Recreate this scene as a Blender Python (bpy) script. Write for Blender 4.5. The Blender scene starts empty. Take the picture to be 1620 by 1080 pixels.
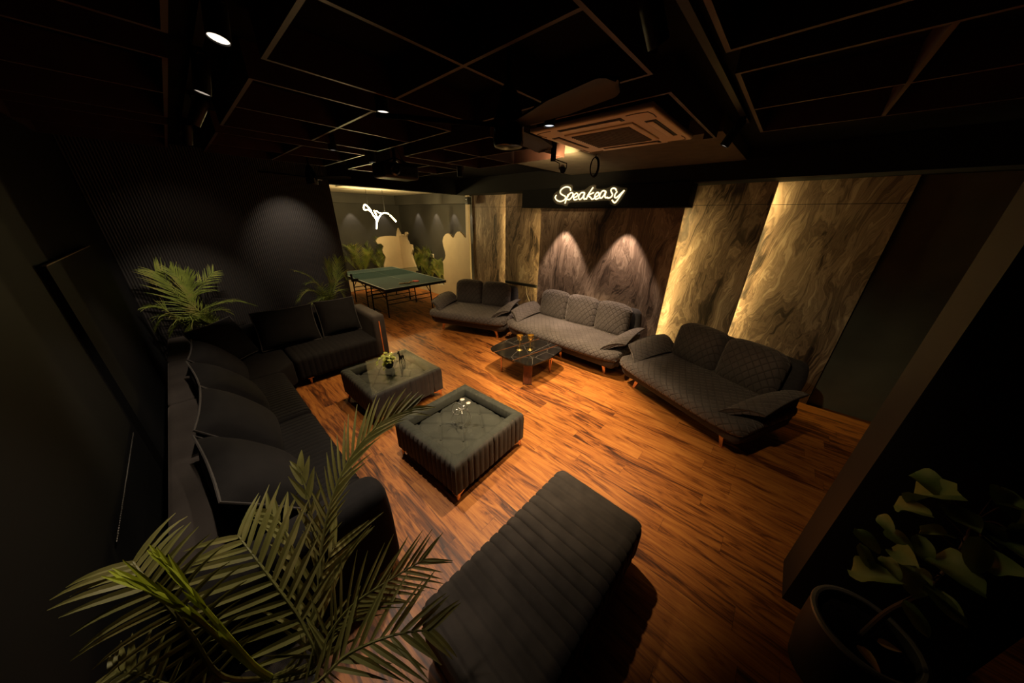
import bpy, bmesh, math, random
from mathutils import Vector, Matrix, Euler

# ------------------------------------------------------------------ camera
scene = bpy.context.scene
COL = scene.collection
FPX, PITCH, ROLL, YAW, CAMH = 456.9, 0.406898, 0.020431, 0.736168, 2.2
_F = Vector((-math.sin(YAW)*math.cos(PITCH), math.cos(YAW)*math.cos(PITCH), -math.sin(PITCH)))
_R = Vector((math.cos(YAW), math.sin(YAW), 0))
_U = _R.cross(_F)
_R2 = _R*math.cos(ROLL) + _U*math.sin(ROLL)
_U2 = _U*math.cos(ROLL) - _R*math.sin(ROLL)
cam_d = bpy.data.cameras.new('camera')
cam_d.sensor_width = 36.0
cam_d.lens = 36.0*FPX/1620
cam_d.clip_start = 0.02
cam = bpy.data.objects.new('camera', cam_d)
COL.objects.link(cam)
m4 = Matrix((( _R2.x, _U2.x, -_F.x, 0), (_R2.y, _U2.y, -_F.y, 0), (_R2.z, _U2.z, -_F.z, CAMH), (0, 0, 0, 1)))
cam.matrix_world = m4
scene.camera = cam

scene.view_settings.view_transform = 'Standard'
scene.view_settings.look = 'None'
scene.view_settings.gamma = 1
scene.view_settings.use_curve_mapping = False
scene.view_settings.exposure = 0.0
w = bpy.data.worlds.new('world'); scene.world = w
w.use_nodes = True
w.node_tree.nodes['Background'].inputs[0].default_value = (0.9, 0.6, 0.35, 1)
w.node_tree.nodes['Background'].inputs[1].default_value = 0.0

def aim(o, src, dst):
    d = Vector(dst) - Vector(src)
    o.rotation_euler = d.to_track_quat('-Z', 'Y').to_euler()

def spot(name, src, dst, watts, deg, blend, col, rad=0.03):
    l = bpy.data.lights.new(name, 'SPOT')
    l.energy = watts; l.spot_size = math.radians(deg); l.spot_blend = blend
    l.color = col; l.shadow_soft_size = rad
    o = bpy.data.objects.new(name, l); o.location = src; aim(o, src, dst)
    COL.objects.link(o)
    return o

def point(name, src, watts, col, rad=0.03):
    l = bpy.data.lights.new(name, 'POINT'); l.energy = watts; l.color = col; l.shadow_soft_size = rad
    o = bpy.data.objects.new(name, l); o.location = src; COL.objects.link(o)
    return o

WARM = (1.0, 0.74, 0.44)
NEUT = (1.0, 0.84, 0.66)
LEDY = (1.0, 0.74, 0.27)
# the lamps that carry the room: pendant cylinders and track heads
spot('downlight_lamp', (-1.40, 1.87, 2.72), (-1.45, 2.15, 0), 500, 77, 1.0, WARM)
spot('downlight_lamp', (-2.02, 1.02, 2.72), (-1.75, 0.85, 0), 170, 76, 0.9, NEUT)
spot('downlight_lamp', (-3.47, 1.23, 2.72), (-3.47, 1.35, 0), 60, 95, 0.8, WARM)
spot('downlight_lamp', (-3.84, 1.77, 2.72), (-3.8, 2.1, 0), 150, 105, 0.8, WARM)
spot('track_lamp', (-0.60, 3.13, 2.62), (-1.55, 2.50, 0), 230, 64, 1.0, WARM)
spot('track_lamp', (-2.10, 2.72, 2.66), (-2.30, 3.65, 0.2), 640, 70, 0.9, WARM)
spot('track_lamp', (-3.66, 2.89, 2.66), (-3.9, 2.6, 0), 40, 85, 0.8, WARM)
spot('track_lamp', (-0.52, 1.29, 2.70), (0.0, 3.6, 0), 62, 75, 1.0, WARM)
spot('track_lamp', (-1.66, 0.28, 2.70), (-1.40, -0.22, 0.8), 75, 62, 0.9, NEUT)
spot('track_lamp', (-2.41, 0.28, 2.66), (-2.8, -0.42, 0.75), 75, 44, 0.9, NEUT)
spot('track_lamp', (-3.22, 0.28, 2.66), (-3.8, -0.44, 0.75), 60, 40, 0.9, NEUT)
spot('track_lamp', (-4.15, 0.28, 2.66), (-5.6, -0.05, 1.2), 130, 44, 0.9, NEUT)
spot('track_lamp', (-4.30, 0.45, 2.66), (-5.62, 1.4, 1.0), 70, 30, 0.9, NEUT)
# wall washers in the bulkheads
for x in (-3.16, -1.98):
    spot('bulkhead_lamp', (x, 4.68, 2.34), (x, 4.74, 0.0), 140, 64, 0.4, (1.0, 0.74, 0.56), 0.02)
spot('wall_washer_lamp', (-5.2, 1.3, 2.78), (-6.0, 1.25, 1.75), 100, 60, 1.0, NEUT)
spot('wall_washer_lamp', (-5.0, 0.2, 2.78), (-6.0, 0.05, 1.5), 8, 80, 1.0, NEUT)
for x in (-9.35, -8.3, -7.4, -6.6):
    spot('games_wall_lamp', (x, 5.42, 2.46), (x, 5.48, 0.0), 14, 70, 0.4, NEUT, 0.02)
for y in (2.9, 3.9, 4.9):
    spot('games_wall_lamp', (-10.42, y, 2.46), (-10.5, y, 0.0), 14, 70, 0.4, NEUT, 0.02)

# ------------------------------------------------------------------ pixel helper: a point of the photograph on a known plane
def ray(px, py):
    a, b = (px-810)/FPX, (py-540)/FPX
    return _R2*a - _U2*b + _F
def PZ(px, py, z):
    d = ray(px, py); t = (z-CAMH)/d.z
    return Vector((0, 0, CAMH)) + d*t
def PX(px, py, x):
    d = ray(px, py); return Vector((0, 0, CAMH)) + d*(x/d.x)
def PY(px, py, y):
    d = ray(px, py); return Vector((0, 0, CAMH)) + d*(y/d.y)
def PD(px, py, dep):
    return Vector((0, 0, CAMH)) + ray(px, py)*dep

# ------------------------------------------------------------------ materials
def new_mat(name):
    m = bpy.data.materials.new(name); m.use_nodes = True
    nt = m.node_tree
    return m, nt, nt.nodes['Principled BSDF']

def N(nt, typ, **kw):
    n = nt.nodes.new(typ)
    for k, v in kw.items():
        setattr(n, k, v)
    return n

def link(nt, a, b):
    nt.links.new(a, b)

def mth(nt, op, a, b=None, c=None):
    n = nt.nodes.new('ShaderNodeMath'); n.operation = op
    for i, v in enumerate((a, b, c)):
        if v is None: continue
        if isinstance(v, (int, float)): n.inputs[i].default_value = v
        else: nt.links.new(v, n.inputs[i])
    return n.outputs[0]

def ramp(nt, fac, stops):
    r = nt.nodes.new('ShaderNodeValToRGB')
    els = r.color_ramp.elements
    while len(els) < len(stops): els.new(0.5)
    for e, (p, c) in zip(els, stops):
        e.position = p; e.color = (*c, 1)
    nt.links.new(fac, r.inputs[0])
    return r.outputs[0]

def plain(name, col, rough=0.6, metal=0.0, var=0.15, scale=8.0, bump=0.0, sheen=0.0, spec=0.5, coat=0.0):
    m, nt, b = new_mat(name)
    tc = N(nt, 'ShaderNodeTexCoord')
    nz = N(nt, 'ShaderNodeTexNoise'); nz.inputs['Scale'].default_value = scale; nz.inputs['Detail'].default_value = 4
    link(nt, tc.outputs['Object'], nz.inputs['Vector'])
    c1 = tuple(max(0, x*(1-var)) for x in col); c2 = tuple(x*(1+var) for x in col)
    link(nt, ramp(nt, nz.outputs['Fac'], [(0.3, c1), (0.7, c2)]), b.inputs['Base Color'])
    b.inputs['Roughness'].default_value = rough; b.inputs['Metallic'].default_value = metal
    b.inputs['Specular IOR Level'].default_value = spec
    if sheen:
        b.inputs['Sheen Weight'].default_value = sheen; b.inputs['Sheen Roughness'].default_value = 0.4
        b.inputs['Sheen Tint'].default_value = (*[min(1, x*6) for x in col], 1)
    if coat: b.inputs['Coat Weight'].default_value = coat
    if bump:
        bp = N(nt, 'ShaderNodeBump'); bp.inputs['Strength'].default_value = bump; bp.inputs['Distance'].default_value = 0.004
        n2 = N(nt, 'ShaderNodeTexNoise'); n2.inputs['Scale'].default_value = scale*14; n2.inputs['Detail'].default_value = 3
        link(nt, tc.outputs['Object'], n2.inputs['Vector'])
        link(nt, n2.outputs['Fac'], bp.inputs['Height']); link(nt, bp.outputs[0], b.inputs['Normal'])
    return m

def emis(name, col, strength):
    m, nt, b = new_mat(name)
    nt.nodes.remove(b)
    e = N(nt, 'ShaderNodeEmission'); e.inputs[0].default_value = (*col, 1); e.inputs[1].default_value = strength
    link(nt, e.outputs[0], nt.nodes['Material Output'].inputs[0])
    return m

def glass_pane(name, tint=(0.93, 0.97, 0.95), ior=1.5, rough=0.0):
    m, nt, b = new_mat(name); nt.nodes.remove(b)
    t = N(nt, 'ShaderNodeBsdfTransparent'); t.inputs[0].default_value = (*tint, 1)
    g = N(nt, 'ShaderNodeBsdfGlossy'); g.inputs['Roughness'].default_value = rough
    fr = N(nt, 'ShaderNodeFresnel'); fr.inputs['IOR'].default_value = ior
    mx = N(nt, 'ShaderNodeMixShader')
    ge = N(nt, 'ShaderNodeNewGeometry')
    link(nt, mth(nt, 'MULTIPLY', fr.outputs[0], mth(nt, 'SUBTRACT', 1.0, ge.outputs['Backfacing'])), mx.inputs[0]); link(nt, t.outputs[0], mx.inputs[1]); link(nt, g.outputs[0], mx.inputs[2])
    link(nt, mx.outputs[0], nt.nodes['Material Output'].inputs[0])
    return m

def floor_mat():
    m, nt, b = new_mat('plank_floor')
    tc = N(nt, 'ShaderNodeTexCoord'); sp = N(nt, 'ShaderNodeSeparateXYZ')
    link(nt, tc.outputs['Object'], sp.inputs[0])
    x, y = sp.outputs[0], sp.outputs[1]
    row = mth(nt, 'FLOOR', mth(nt, 'DIVIDE', y, 0.155))
    wn = N(nt, 'ShaderNodeTexWhiteNoise', noise_dimensions='1D'); link(nt, row, wn.inputs['W'])
    u = mth(nt, 'ADD', mth(nt, 'DIVIDE', x, 1.22), wn.outputs['Value'])
    col = mth(nt, 'FLOOR', u)
    cmb = N(nt, 'ShaderNodeCombineXYZ'); link(nt, row, cmb.inputs[0]); link(nt, col, cmb.inputs[1])
    w2 = N(nt, 'ShaderNodeTexWhiteNoise', noise_dimensions='3D'); link(nt, cmb.outputs[0], w2.inputs['Vector'])
    rnd = w2.outputs['Value']
    # long grain, broken by plank
    g = N(nt, 'ShaderNodeCombineXYZ')
    link(nt, mth(nt, 'MULTIPLY', x, 1.25), g.inputs[0]); link(nt, mth(nt, 'MULTIPLY', y, 9.5), g.inputs[1]); link(nt, mth(nt, 'MULTIPLY', rnd, 37.0), g.inputs[2])
    n1 = N(nt, 'ShaderNodeTexNoise'); n1.inputs['Scale'].default_value = 1.5; n1.inputs['Detail'].default_value = 6
    n1.inputs['Roughness'].default_value = 0.60; n1.inputs['Distortion'].default_value = 1.7
    link(nt, g.outputs[0], n1.inputs['Vector'])
    g2 = N(nt, 'ShaderNodeCombineXYZ')
    link(nt, mth(nt, 'MULTIPLY', x, 3.5), g2.inputs[0]); link(nt, mth(nt, 'MULTIPLY', y, 120.0), g2.inputs[1]); link(nt, mth(nt, 'MULTIPLY', rnd, 11.0), g2.inputs[2])
    n2 = N(nt, 'ShaderNodeTexNoise'); n2.inputs['Scale'].default_value = 1.0; n2.inputs['Detail'].default_value = 3
    link(nt, g2.outputs[0], n2.inputs['Vector'])
    f = mth(nt, 'ADD', mth(nt, 'MULTIPLY', n1.outputs['Fac'], 0.82), mth(nt, 'MULTIPLY', n2.outputs['Fac'], 0.18))
    f = mth(nt, 'ADD', f, mth(nt, 'MULTIPLY', mth(nt, 'SUBTRACT', rnd, 0.5), 0.15))
    c = ramp(nt, f, [(0.30, (0.030, 0.008, 0.002)), (0.40, (0.130, 0.037, 0.007)), (0.49, (0.30, 0.098, 0.018)), (0.62, (0.42, 0.155, 0.030)), (0.75, (0.50, 0.21, 0.048))])
    # joints
    fy = mth(nt, 'ABSOLUTE', mth(nt, 'SUBTRACT', mth(nt, 'FRACT', mth(nt, 'DIVIDE', y, 0.155)), 0.5))
    fx = mth(nt, 'ABSOLUTE', mth(nt, 'SUBTRACT', mth(nt, 'FRACT', u), 0.5))
    j = mth(nt, 'MAXIMUM', mth(nt, 'GREATER_THAN', fy, 0.492), mth(nt, 'GREATER_THAN', fx, 0.4988))
    mx = N(nt, 'ShaderNodeMix', data_type='RGBA'); link(nt, mth(nt, 'MULTIPLY', j, 0.55), mx.inputs[0])
    link(nt, c, mx.inputs[6]); mx.inputs[7].default_value = (0.03, 0.01, 0.004, 1)
    link(nt, mx.outputs[2], b.inputs['Base Color'])
    b.inputs['Roughness'].default_value = 0.48
    b.inputs['Specular IOR Level'].default_value = 0.35
    bp = N(nt, 'ShaderNodeBump'); bp.inputs['Strength'].default_value = 0.15; bp.inputs['Distance'].default_value = 0.003
    link(nt, f, bp.inputs['Height']); link(nt, bp.outputs[0], b.inputs['Normal'])
    return m

def stone_mat():
    m, nt, b = new_mat('swirled_stone')
    tc = N(nt, 'ShaderNodeTexCoord'); oi = N(nt, 'ShaderNodeObjectInfo')
    mp = N(nt, 'ShaderNodeMapping'); mp.inputs['Rotation'].default_value = (0, math.radians(-32), 0); mp.inputs['Scale'].default_value = (1.6, 1.0, 0.6)
    add = N(nt, 'ShaderNodeVectorMath', operation='ADD')
    sc = N(nt, 'ShaderNodeVectorMath', operation='SCALE'); link(nt, oi.outputs['Location'], sc.inputs[0]); sc.inputs[3].default_value = 1.7
    link(nt, tc.outputs['Object'], add.inputs[0]); link(nt, sc.outputs[0], add.inputs[1])
    link(nt, add.outputs[0], mp.inputs[0])
    wv = N(nt, 'ShaderNodeTexNoise'); wv.inputs['Scale'].default_value = 1.1; wv.inputs['Detail'].default_value = 4
    link(nt, mp.outputs[0], wv.inputs['Vector'])
    wsub = N(nt, 'ShaderNodeVectorMath', operation='MULTIPLY_ADD'); link(nt, wv.outputs['Color'], wsub.inputs[0])
    wsub.inputs[1].default_value = (1.3, 0.6, 1.3); link(nt, mp.outputs[0], wsub.inputs[2])
    n1 = N(nt, 'ShaderNodeTexNoise'); n1.inputs['Scale'].default_value = 1.5; n1.inputs['Detail'].default_value = 4
    n1.inputs['Roughness'].default_value = 0.55; n1.inputs['Distortion'].default_value = 0.8
    link(nt, wsub.outputs[0], n1.inputs['Vector'])
    st = N(nt, 'ShaderNodeMapping'); st.inputs['Scale'].default_value = (6.5, 1.0, 1.0); link(nt, wsub.outputs[0], st.inputs[0])
    n2 = N(nt, 'ShaderNodeTexNoise'); n2.inputs['Scale'].default_value = 1.6; n2.inputs['Detail'].default_value = 5
    n2.inputs['Roughness'].default_value = 0.6; n2.inputs['Distortion'].default_value = 1.4
    link(nt, st.outputs[0], n2.inputs['Vector'])
    f = mth(nt, 'ADD', mth(nt, 'MULTIPLY', n1.outputs['Fac'], 0.62), mth(nt, 'MULTIPLY', n2.outputs['Fac'], 0.38))
    c = ramp(nt, f, [(0.36, (0.016, 0.010, 0.007)), (0.425, (0.072, 0.048, 0.034)), (0.47, (0.20, 0.138, 0.098)), (0.50, (0.13, 0.089, 0.063)), (0.54, (0.32, 0.232, 0.168)), (0.575, (0.21, 0.147, 0.105)), (0.62, (0.45, 0.34, 0.25)), (0.70, (0.32, 0.24, 0.175))])
    sz = N(nt, 'ShaderNodeSeparateXYZ'); link(nt, tc.outputs['Object'], sz.inputs[0])
    jn = mth(nt, 'LESS_THAN', mth(nt, 'ABSOLUTE', mth(nt, 'SUBTRACT', sz.outputs[2], 2.40)), 0.003)
    mj = N(nt, 'ShaderNodeMix', data_type='RGBA'); link(nt, jn, mj.inputs[0]); link(nt, c, mj.inputs[6]); mj.inputs[7].default_value = (0.01, 0.008, 0.006, 1)
    c = mj.outputs[2]
    link(nt, c, b.inputs['Base Color']); b.inputs['Roughness'].default_value = 0.5; b.inputs['Specular IOR Level'].default_value = 0.3
    bp = N(nt, 'ShaderNodeBump'); bp.inputs['Strength'].default_value = 0.35; bp.inputs['Distance'].default_value = 0.012
    link(nt, f, bp.inputs['Height']); link(nt, bp.outputs[0], b.inputs['Normal'])
    return m

def fluted_mat():
    m, nt, b = new_mat('fluted_black')
    tc = N(nt, 'ShaderNodeTexCoord'); sp = N(nt, 'ShaderNodeSeparateXYZ'); link(nt, tc.outputs['Object'], sp.inputs[0])
    s = mth(nt, 'SINE', mth(nt, 'MULTIPLY', sp.outputs[1], 2*math.pi/0.026))
    b.inputs['Base Color'].default_value = (0.030, 0.028, 0.028, 1); b.inputs['Roughness'].default_value = 0.55
    nz = N(nt, 'ShaderNodeTexNoise'); nz.inputs['Scale'].default_value = 3
    link(nt, tc.outputs['Object'], nz.inputs['Vector'])
    k = mth(nt, 'MULTIPLY', mth(nt, 'ADD', s, 1.6), 0.4)
    c = ramp(nt, k, [(0.1, (0.005, 0.0042, 0.0038)), (0.9, (0.024, 0.019, 0.016))])
    link(nt, c, b.inputs['Base Color'])
    bp = N(nt, 'ShaderNodeBump'); bp.inputs['Strength'].default_value = 0.6; bp.inputs['Distance'].default_value = 0.006
    link(nt, s, bp.inputs['Height']); link(nt, bp.outputs[0], b.inputs['Normal'])
    return m

def quilt_mat(name, col, pitch=0.085, sheen=0.4):
    """fabric with stitched diamonds: seams are pressed in across x and the running length y+z"""
    m, nt, b = new_mat(name)
    tc = N(nt, 'ShaderNodeTexCoord'); sp = N(nt, 'ShaderNodeSeparateXYZ'); link(nt, tc.outputs['Object'], sp.inputs[0])
    v = mth(nt, 'ADD', sp.outputs[1], sp.outputs[2])
    def seam(sgn):
        q = mth(nt, 'DIVIDE', mth(nt, 'ADD', mth(nt, 'MULTIPLY', sp.outputs[0], 1.25), mth(nt, 'MULTIPLY', v, sgn)), pitch*1.3)
        d = mth(nt, 'ABSOLUTE', mth(nt, 'SUBTRACT', mth(nt, 'FRACT', q), 0.5))
        return mth(nt, 'SUBTRACT', 0.5, d)          # 0 on the seam
    d = mth(nt, 'MINIMUM', seam(1.0), seam(-1.0))
    puff = mth(nt, 'POWER', mth(nt, 'MINIMUM', mth(nt, 'MULTIPLY', d, 5.0), 1.0), 0.45)
    nz = N(nt, 'ShaderNodeTexNoise'); nz.inputs['Scale'].default_value = 4; nz.inputs['Detail'].default_value = 5
    link(nt, tc.outputs['Object'], nz.inputs['Vector'])
    c = ramp(nt, nz.outputs['Fac'], [(0.3, tuple(x*0.8 for x in col)), (0.7, tuple(x*1.2 for x in col))])
    th = N(nt, 'ShaderNodeMix', data_type='RGBA'); link(nt, mth(nt, 'LESS_THAN', d, 0.035), th.inputs[0]); link(nt, c, th.inputs[6]); th.inputs[7].default_value = (*[x*0.42 for x in col], 1)   # shade of the seam grooves, put into the colour along the stitching
    link(nt, th.outputs[2], b.inputs['Base Color'])
    b.inputs['Roughness'].default_value = 0.85; b.inputs['Specular IOR Level'].default_value = 0.2
    b.inputs['Sheen Weight'].default_value = sheen; b.inputs['Sheen Roughness'].default_value = 0.45
    b.inputs['Sheen Tint'].default_value = (0.5, 0.43, 0.38, 1)
    bp = N(nt, 'ShaderNodeBump'); bp.inputs['Strength'].default_value = 0.75; bp.inputs['Distance'].default_value = 0.012
    link(nt, puff, bp.inputs['Height']); link(nt, bp.outputs[0], b.inputs['Normal'])
    return m

def leaf_mat(name, c1, c2, c3, trans=0.25):
    m, nt, b = new_mat(name)
    tc = N(nt, 'ShaderNodeTexCoord')
    nz = N(nt, 'ShaderNodeTexNoise'); nz.inputs['Scale'].default_value = 5; nz.inputs['Detail'].default_value = 4
    link(nt, tc.outputs['Object'], nz.inputs['Vector'])
    c = ramp(nt, nz.outputs['Fac'], [(0.3, c1), (0.5, c2), (0.72, c3)])
    link(nt, c, b.inputs['Base Color']); b.inputs['Roughness'].default_value = 0.50; b.inputs['Specular IOR Level'].default_value = 0.3
    t = N(nt, 'ShaderNodeBsdfTranslucent'); link(nt, c, t.inputs[0])
    mx = N(nt, 'ShaderNodeMixShader'); mx.inputs[0].default_value = trans
    link(nt, b.outputs[0], mx.inputs[1]); link(nt, t.outputs[0], mx.inputs[2])
    link(nt, mx.outputs[0], nt.nodes['Material Output'].inputs[0])
    return m

def black_marble():
    m, nt, b = new_mat('black_marble')
    tc = N(nt, 'ShaderNodeTexCoord')
    v = N(nt, 'ShaderNodeTexVoronoi', feature='DISTANCE_TO_EDGE'); v.inputs['Scale'].default_value = 3.2
    nz = N(nt, 'ShaderNodeTexNoise'); nz.inputs['Scale'].default_value = 3
    link(nt, tc.outputs['Object'], nz.inputs['Vector'])
    ad = N(nt, 'ShaderNodeVectorMath', operation='MULTIPLY_ADD'); link(nt, nz.outputs['Color'], ad.inputs[0]); ad.inputs[1].default_value = (.15, .15, .15)
    link(nt, tc.outputs['Object'], ad.inputs[2]); link(nt, ad.outputs[0], v.inputs['Vector'])
    c = ramp(nt, v.outputs['Distance'], [(0.0, (0.10, 0.085, 0.065)), (0.008, (0.012, 0.010, 0.009)), (0.04, (0.006, 0.0055, 0.005))])
    link(nt, c, b.inputs['Base Color']); b.inputs['Roughness'].default_value = 0.12
    return m

M = {}
M['floor'] = floor_mat()
M['stone'] = stone_mat()
M['fluted'] = fluted_mat()
M['black'] = plain('black_paint', (0.0018, 0.0017, 0.0016), 0.8, spec=0.15)
M['ceil'] = plain('black_ceiling', (0.0020, 0.0018, 0.0016), 0.9, spec=0.1)
M['soffit'] = plain('soffit_paint', (0.004, 0.0036, 0.003), 0.8, spec=0.2)
M['strip'] = plain('ceiling_glow_strip', (0.085, 0.07, 0.048), 0.8, spec=0.1)  # glow partly put into the colour: paler than the black ceiling
M['darkwall'] = plain('olive_black_wall', (0.14, 0.155, 0.115), 0.75, scale=3)
M['leftwall'] = plain('left_wall_panel', (0.0032, 0.0028, 0.0022), 0.7, scale=2, spec=0.25)
M['pillar'] = plain('brown_black_pillar', (0.0065, 0.005, 0.0037), 0.6)
M['games'] = plain('charcoal_wallpaper', (0.055, 0.050, 0.042), 0.75, scale=2, bump=0.15)
M['games_ceil'] = plain('games_ceiling', (0.55, 0.48, 0.36), 0.7)
M['cream'] = plain('cream_board', (0.46, 0.36, 0.24), 0.65, scale=3, var=0.06)
M['wood_fin'] = plain('reddish_ply', (0.040, 0.015, 0.009), 0.55, scale=6, var=0.3)
M['fabric'] = quilt_mat('quilted_charcoal', (0.080, 0.066, 0.059))
M['fabric_plain'] = plain('charcoal_fabric', (0.045, 0.040, 0.038), 0.9, scale=30, bump=0.3, sheen=0.3, spec=0.2)
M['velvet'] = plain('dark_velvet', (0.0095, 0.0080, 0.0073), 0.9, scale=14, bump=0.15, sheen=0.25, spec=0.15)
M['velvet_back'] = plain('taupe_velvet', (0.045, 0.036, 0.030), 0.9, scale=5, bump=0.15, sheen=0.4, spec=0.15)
M['bench'] = plain('bench_velvet', (0.046, 0.037, 0.030), 0.85, scale=9, var=0.25, bump=0.15, sheen=0.25, spec=0.2)
M['otto'] = plain('grey_green_velvet', (0.055, 0.046, 0.038), 0.85, scale=9, var=0.2, bump=0.1, sheen=0.2, spec=0.2)
M['piping'] = plain('piping_cord', (0.045, 0.037, 0.031), 0.8)
M['glass'] = glass_pane('table_glass')
M['rose'] = plain('rose_gold', (0.75, 0.42, 0.22), 0.25, metal=1.0)
M['copper'] = plain('copper_inlay', (0.80, 0.36, 0.18), 0.3, metal=1.0)
M['gold'] = plain('gold_metal', (0.90, 0.66, 0.22), 0.28, metal=1.0)
M['silver'] = plain('silver_wire', (0.92, 0.88, 0.80), 0.32, metal=1.0)
M['marble'] = black_marble()
M['slat'] = plain('red_brown_slats', (0.16, 0.05, 0.022), 0.45, scale=10, var=0.3)
M['blackmetal'] = plain('black_metal', (0.006, 0.006, 0.006), 0.5, spec=0.25)
M['blackgloss'] = plain('black_gloss', (0.006, 0.006, 0.006), 0.18)
M['fanblade'] = plain('fan_blade_brown', (0.0062, 0.0056, 0.0054), 0.5, spec=0.3)
M['white_plastic'] = plain('cream_plastic', (0.62, 0.52, 0.40), 0.5, var=0.04)
M['grille'] = plain('grille_grey', (0.14, 0.12, 0.10), 0.6)
M['ttop'] = plain('table_green', (0.032, 0.052, 0.055), 0.85, var=0.05, spec=0.15)
M['white'] = plain('white_line', (0.30, 0.31, 0.29), 0.6)
M['red'] = plain('red_rubber', (0.45, 0.03, 0.02), 0.5)
M['paddlewood'] = plain('paddle_wood', (0.5, 0.3, 0.14), 0.5)
M['net'] = glass_pane('net_mesh', (0.72, 0.76, 0.75), 1.05, 0.5)
M['neon'] = emis('neon_warm', (1.0, 0.78, 0.40), 2.6)
M['pend'] = emis('pendant_led', (1.0, 0.77, 0.36), 30.0)
M['lens'] = emis('lamp_lens', (1.0, 0.86, 0.70), 1.6)
M['lens_cool'] = emis('lamp_lens_cool', (0.86, 0.9, 1.0), 1.3)
M['lens_dim'] = emis('lamp_lens_dim', (1.0, 0.84, 0.66), 0.45)
M['lens_yellow'] = emis('lamp_lens_yellow', (1.0, 0.8, 0.35), 3.0)
M['led'] = emis('led_strip', LEDY, 64.0)
M['acryl'] = glass_pane('clear_acrylic', (0.9, 0.88, 0.85), 1.4)
def frost(m, amt):
    nt = m.node_tree; out = nt.nodes['Material Output']; src = out.inputs[0].links[0].from_socket
    d = N(nt, 'ShaderNodeBsdfDiffuse'); d.inputs[0].default_value = (0.8, 0.75, 0.65, 1)
    mx = N(nt, 'ShaderNodeMixShader'); mx.inputs[0].default_value = amt
    link(nt, src, mx.inputs[1]); link(nt, d.outputs[0], mx.inputs[2]); link(nt, mx.outputs[0], out.inputs[0])
frost(M['acryl'], 0.045)
M['palm'] = leaf_mat('palm_leaf', (0.13, 0.12, 0.030), (0.20, 0.19, 0.050), (0.30, 0.25, 0.09))
M['palm_new'] = leaf_mat('palm_spear', (0.36, 0.40, 0.02), (0.46, 0.52, 0.03), (0.55, 0.58, 0.06))
M['palm_far'] = leaf_mat('palm_leaf_far', (0.10, 0.13, 0.02), (0.20, 0.24, 0.04), (0.34, 0.27, 0.08))
M['fig'] = leaf_mat('fig_leaf', (0.09, 0.17, 0.04), (0.16, 0.24, 0.07), (0.27, 0.31, 0.12), 0.15)
M['pothos'] = leaf_mat('pothos_leaf', (0.28, 0.34, 0.04), (0.42, 0.46, 0.07), (0.58, 0.55, 0.16))
M['stem'] = plain('stem_green', (0.16, 0.17, 0.04), 0.5)
M['bark'] = plain('bark', (0.05, 0.03, 0.02), 0.8)
M['soil'] = plain('soil', (0.012, 0.007, 0.004), 0.95, scale=30, var=0.6, bump=1.0)
M['pot'] = plain('grey_ceramic', (0.016, 0.014, 0.013), 0.5)
M['rim'] = plain('rim_highlight', (0.16, 0.145, 0.13), 0.3)  # highlights on the pot's lip, put in as a paler grey
M['potdark'] = plain('dark_pot', (0.012, 0.011, 0.010), 0.35)
M['bead'] = plain('bead_chain', (0.035, 0.03, 0.022), 0.4, metal=0.5)
M['lit_edge'] = plain('pale_lit_edge', (0.30, 0.25, 0.18), 0.5)  # pale colour stands in for light along the door's top edge
M['cable'] = plain('brown_cable', (0.010, 0.005, 0.004), 0.8, spec=0.1)
M['lightcable'] = plain('pale_cord', (0.45, 0.38, 0.25), 0.6)

# ------------------------------------------------------------------ mesh helpers
def obj(name, bm, mat, parent=None, smooth=True, loc=(0, 0, 0), ang=35):
    bmesh.ops.recalc_face_normals(bm, faces=bm.faces[:])
    me = bpy.data.meshes.new(name); bm.to_mesh(me); bm.free()
    if smooth:
        for p in me.polygons: p.use_smooth = True
        try: me.set_sharp_from_angle(angle=math.radians(ang))
        except Exception: pass
    mats = mat if isinstance(mat, (list, tuple)) else [mat]
    for mm in mats: me.materials.append(mm)
    o = bpy.data.objects.new(name, me); COL.objects.link(o)
    o.location = loc
    if parent: o.parent = parent
    return o

def thing(name, label, cat, loc=(0, 0, 0), rz=0.0, group=None):
    o = bpy.data.objects.new(name, None); COL.objects.link(o)
    o.empty_display_size = 0.1
    o.location = loc; o.rotation_euler = (0, 0, rz)
    return tag(o, label, cat, group)

def tag(o, label, cat, group=None, kind=None):
    o['label'] = label; o['category'] = cat
    if group: o['group'] = group
    if kind: o['kind'] = kind
    return o

def struct(name, bm, mat, label=None, smooth=False):
    o = obj(name, bm, mat, None, smooth); o['kind'] = 'structure'
    if label: o['label'] = label
    return o

def copy_tree(src, loc, rz, label, group=None):
    r = src.copy(); COL.objects.link(r); r.location = loc; r.rotation_euler = (0, 0, rz); r['label'] = label
    if group: r['group'] = group
    def rec(a, b):
        for ch in [c for c in bpy.data.objects if c.parent == a]:
            d = ch.copy(); COL.objects.link(d); d.parent = b
            rec(ch, d)
    rec(src, r)
    return r

def BM(): return bmesh.new()

def box(bm, lo, hi, bev=0.0, mat4=None):
    r = bmesh.ops.create_cube(bm, size=1.0)
    vs = r['verts']
    c = [(a+b)/2 for a, b in zip(lo, hi)]; s = [abs(b-a) for a, b in zip(lo, hi)]
    for v in vs: v.co = Vector((v.co.x*s[0]+c[0], v.co.y*s[1]+c[1], v.co.z*s[2]+c[2]))
    if bev > 0:
        es = list({e for v in vs for e in v.link_edges})
        rr = bmesh.ops.bevel(bm, geom=es, offset=min(bev, min(s)*0.49), segments=3, profile=0.5, affect='EDGES')
        vs = list({v for f in rr['faces'] for v in f.verts} | {v for v in vs if v.is_valid})
    if mat4 is not None:
        for v in vs: v.co = mat4 @ v.co
    return vs

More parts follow.
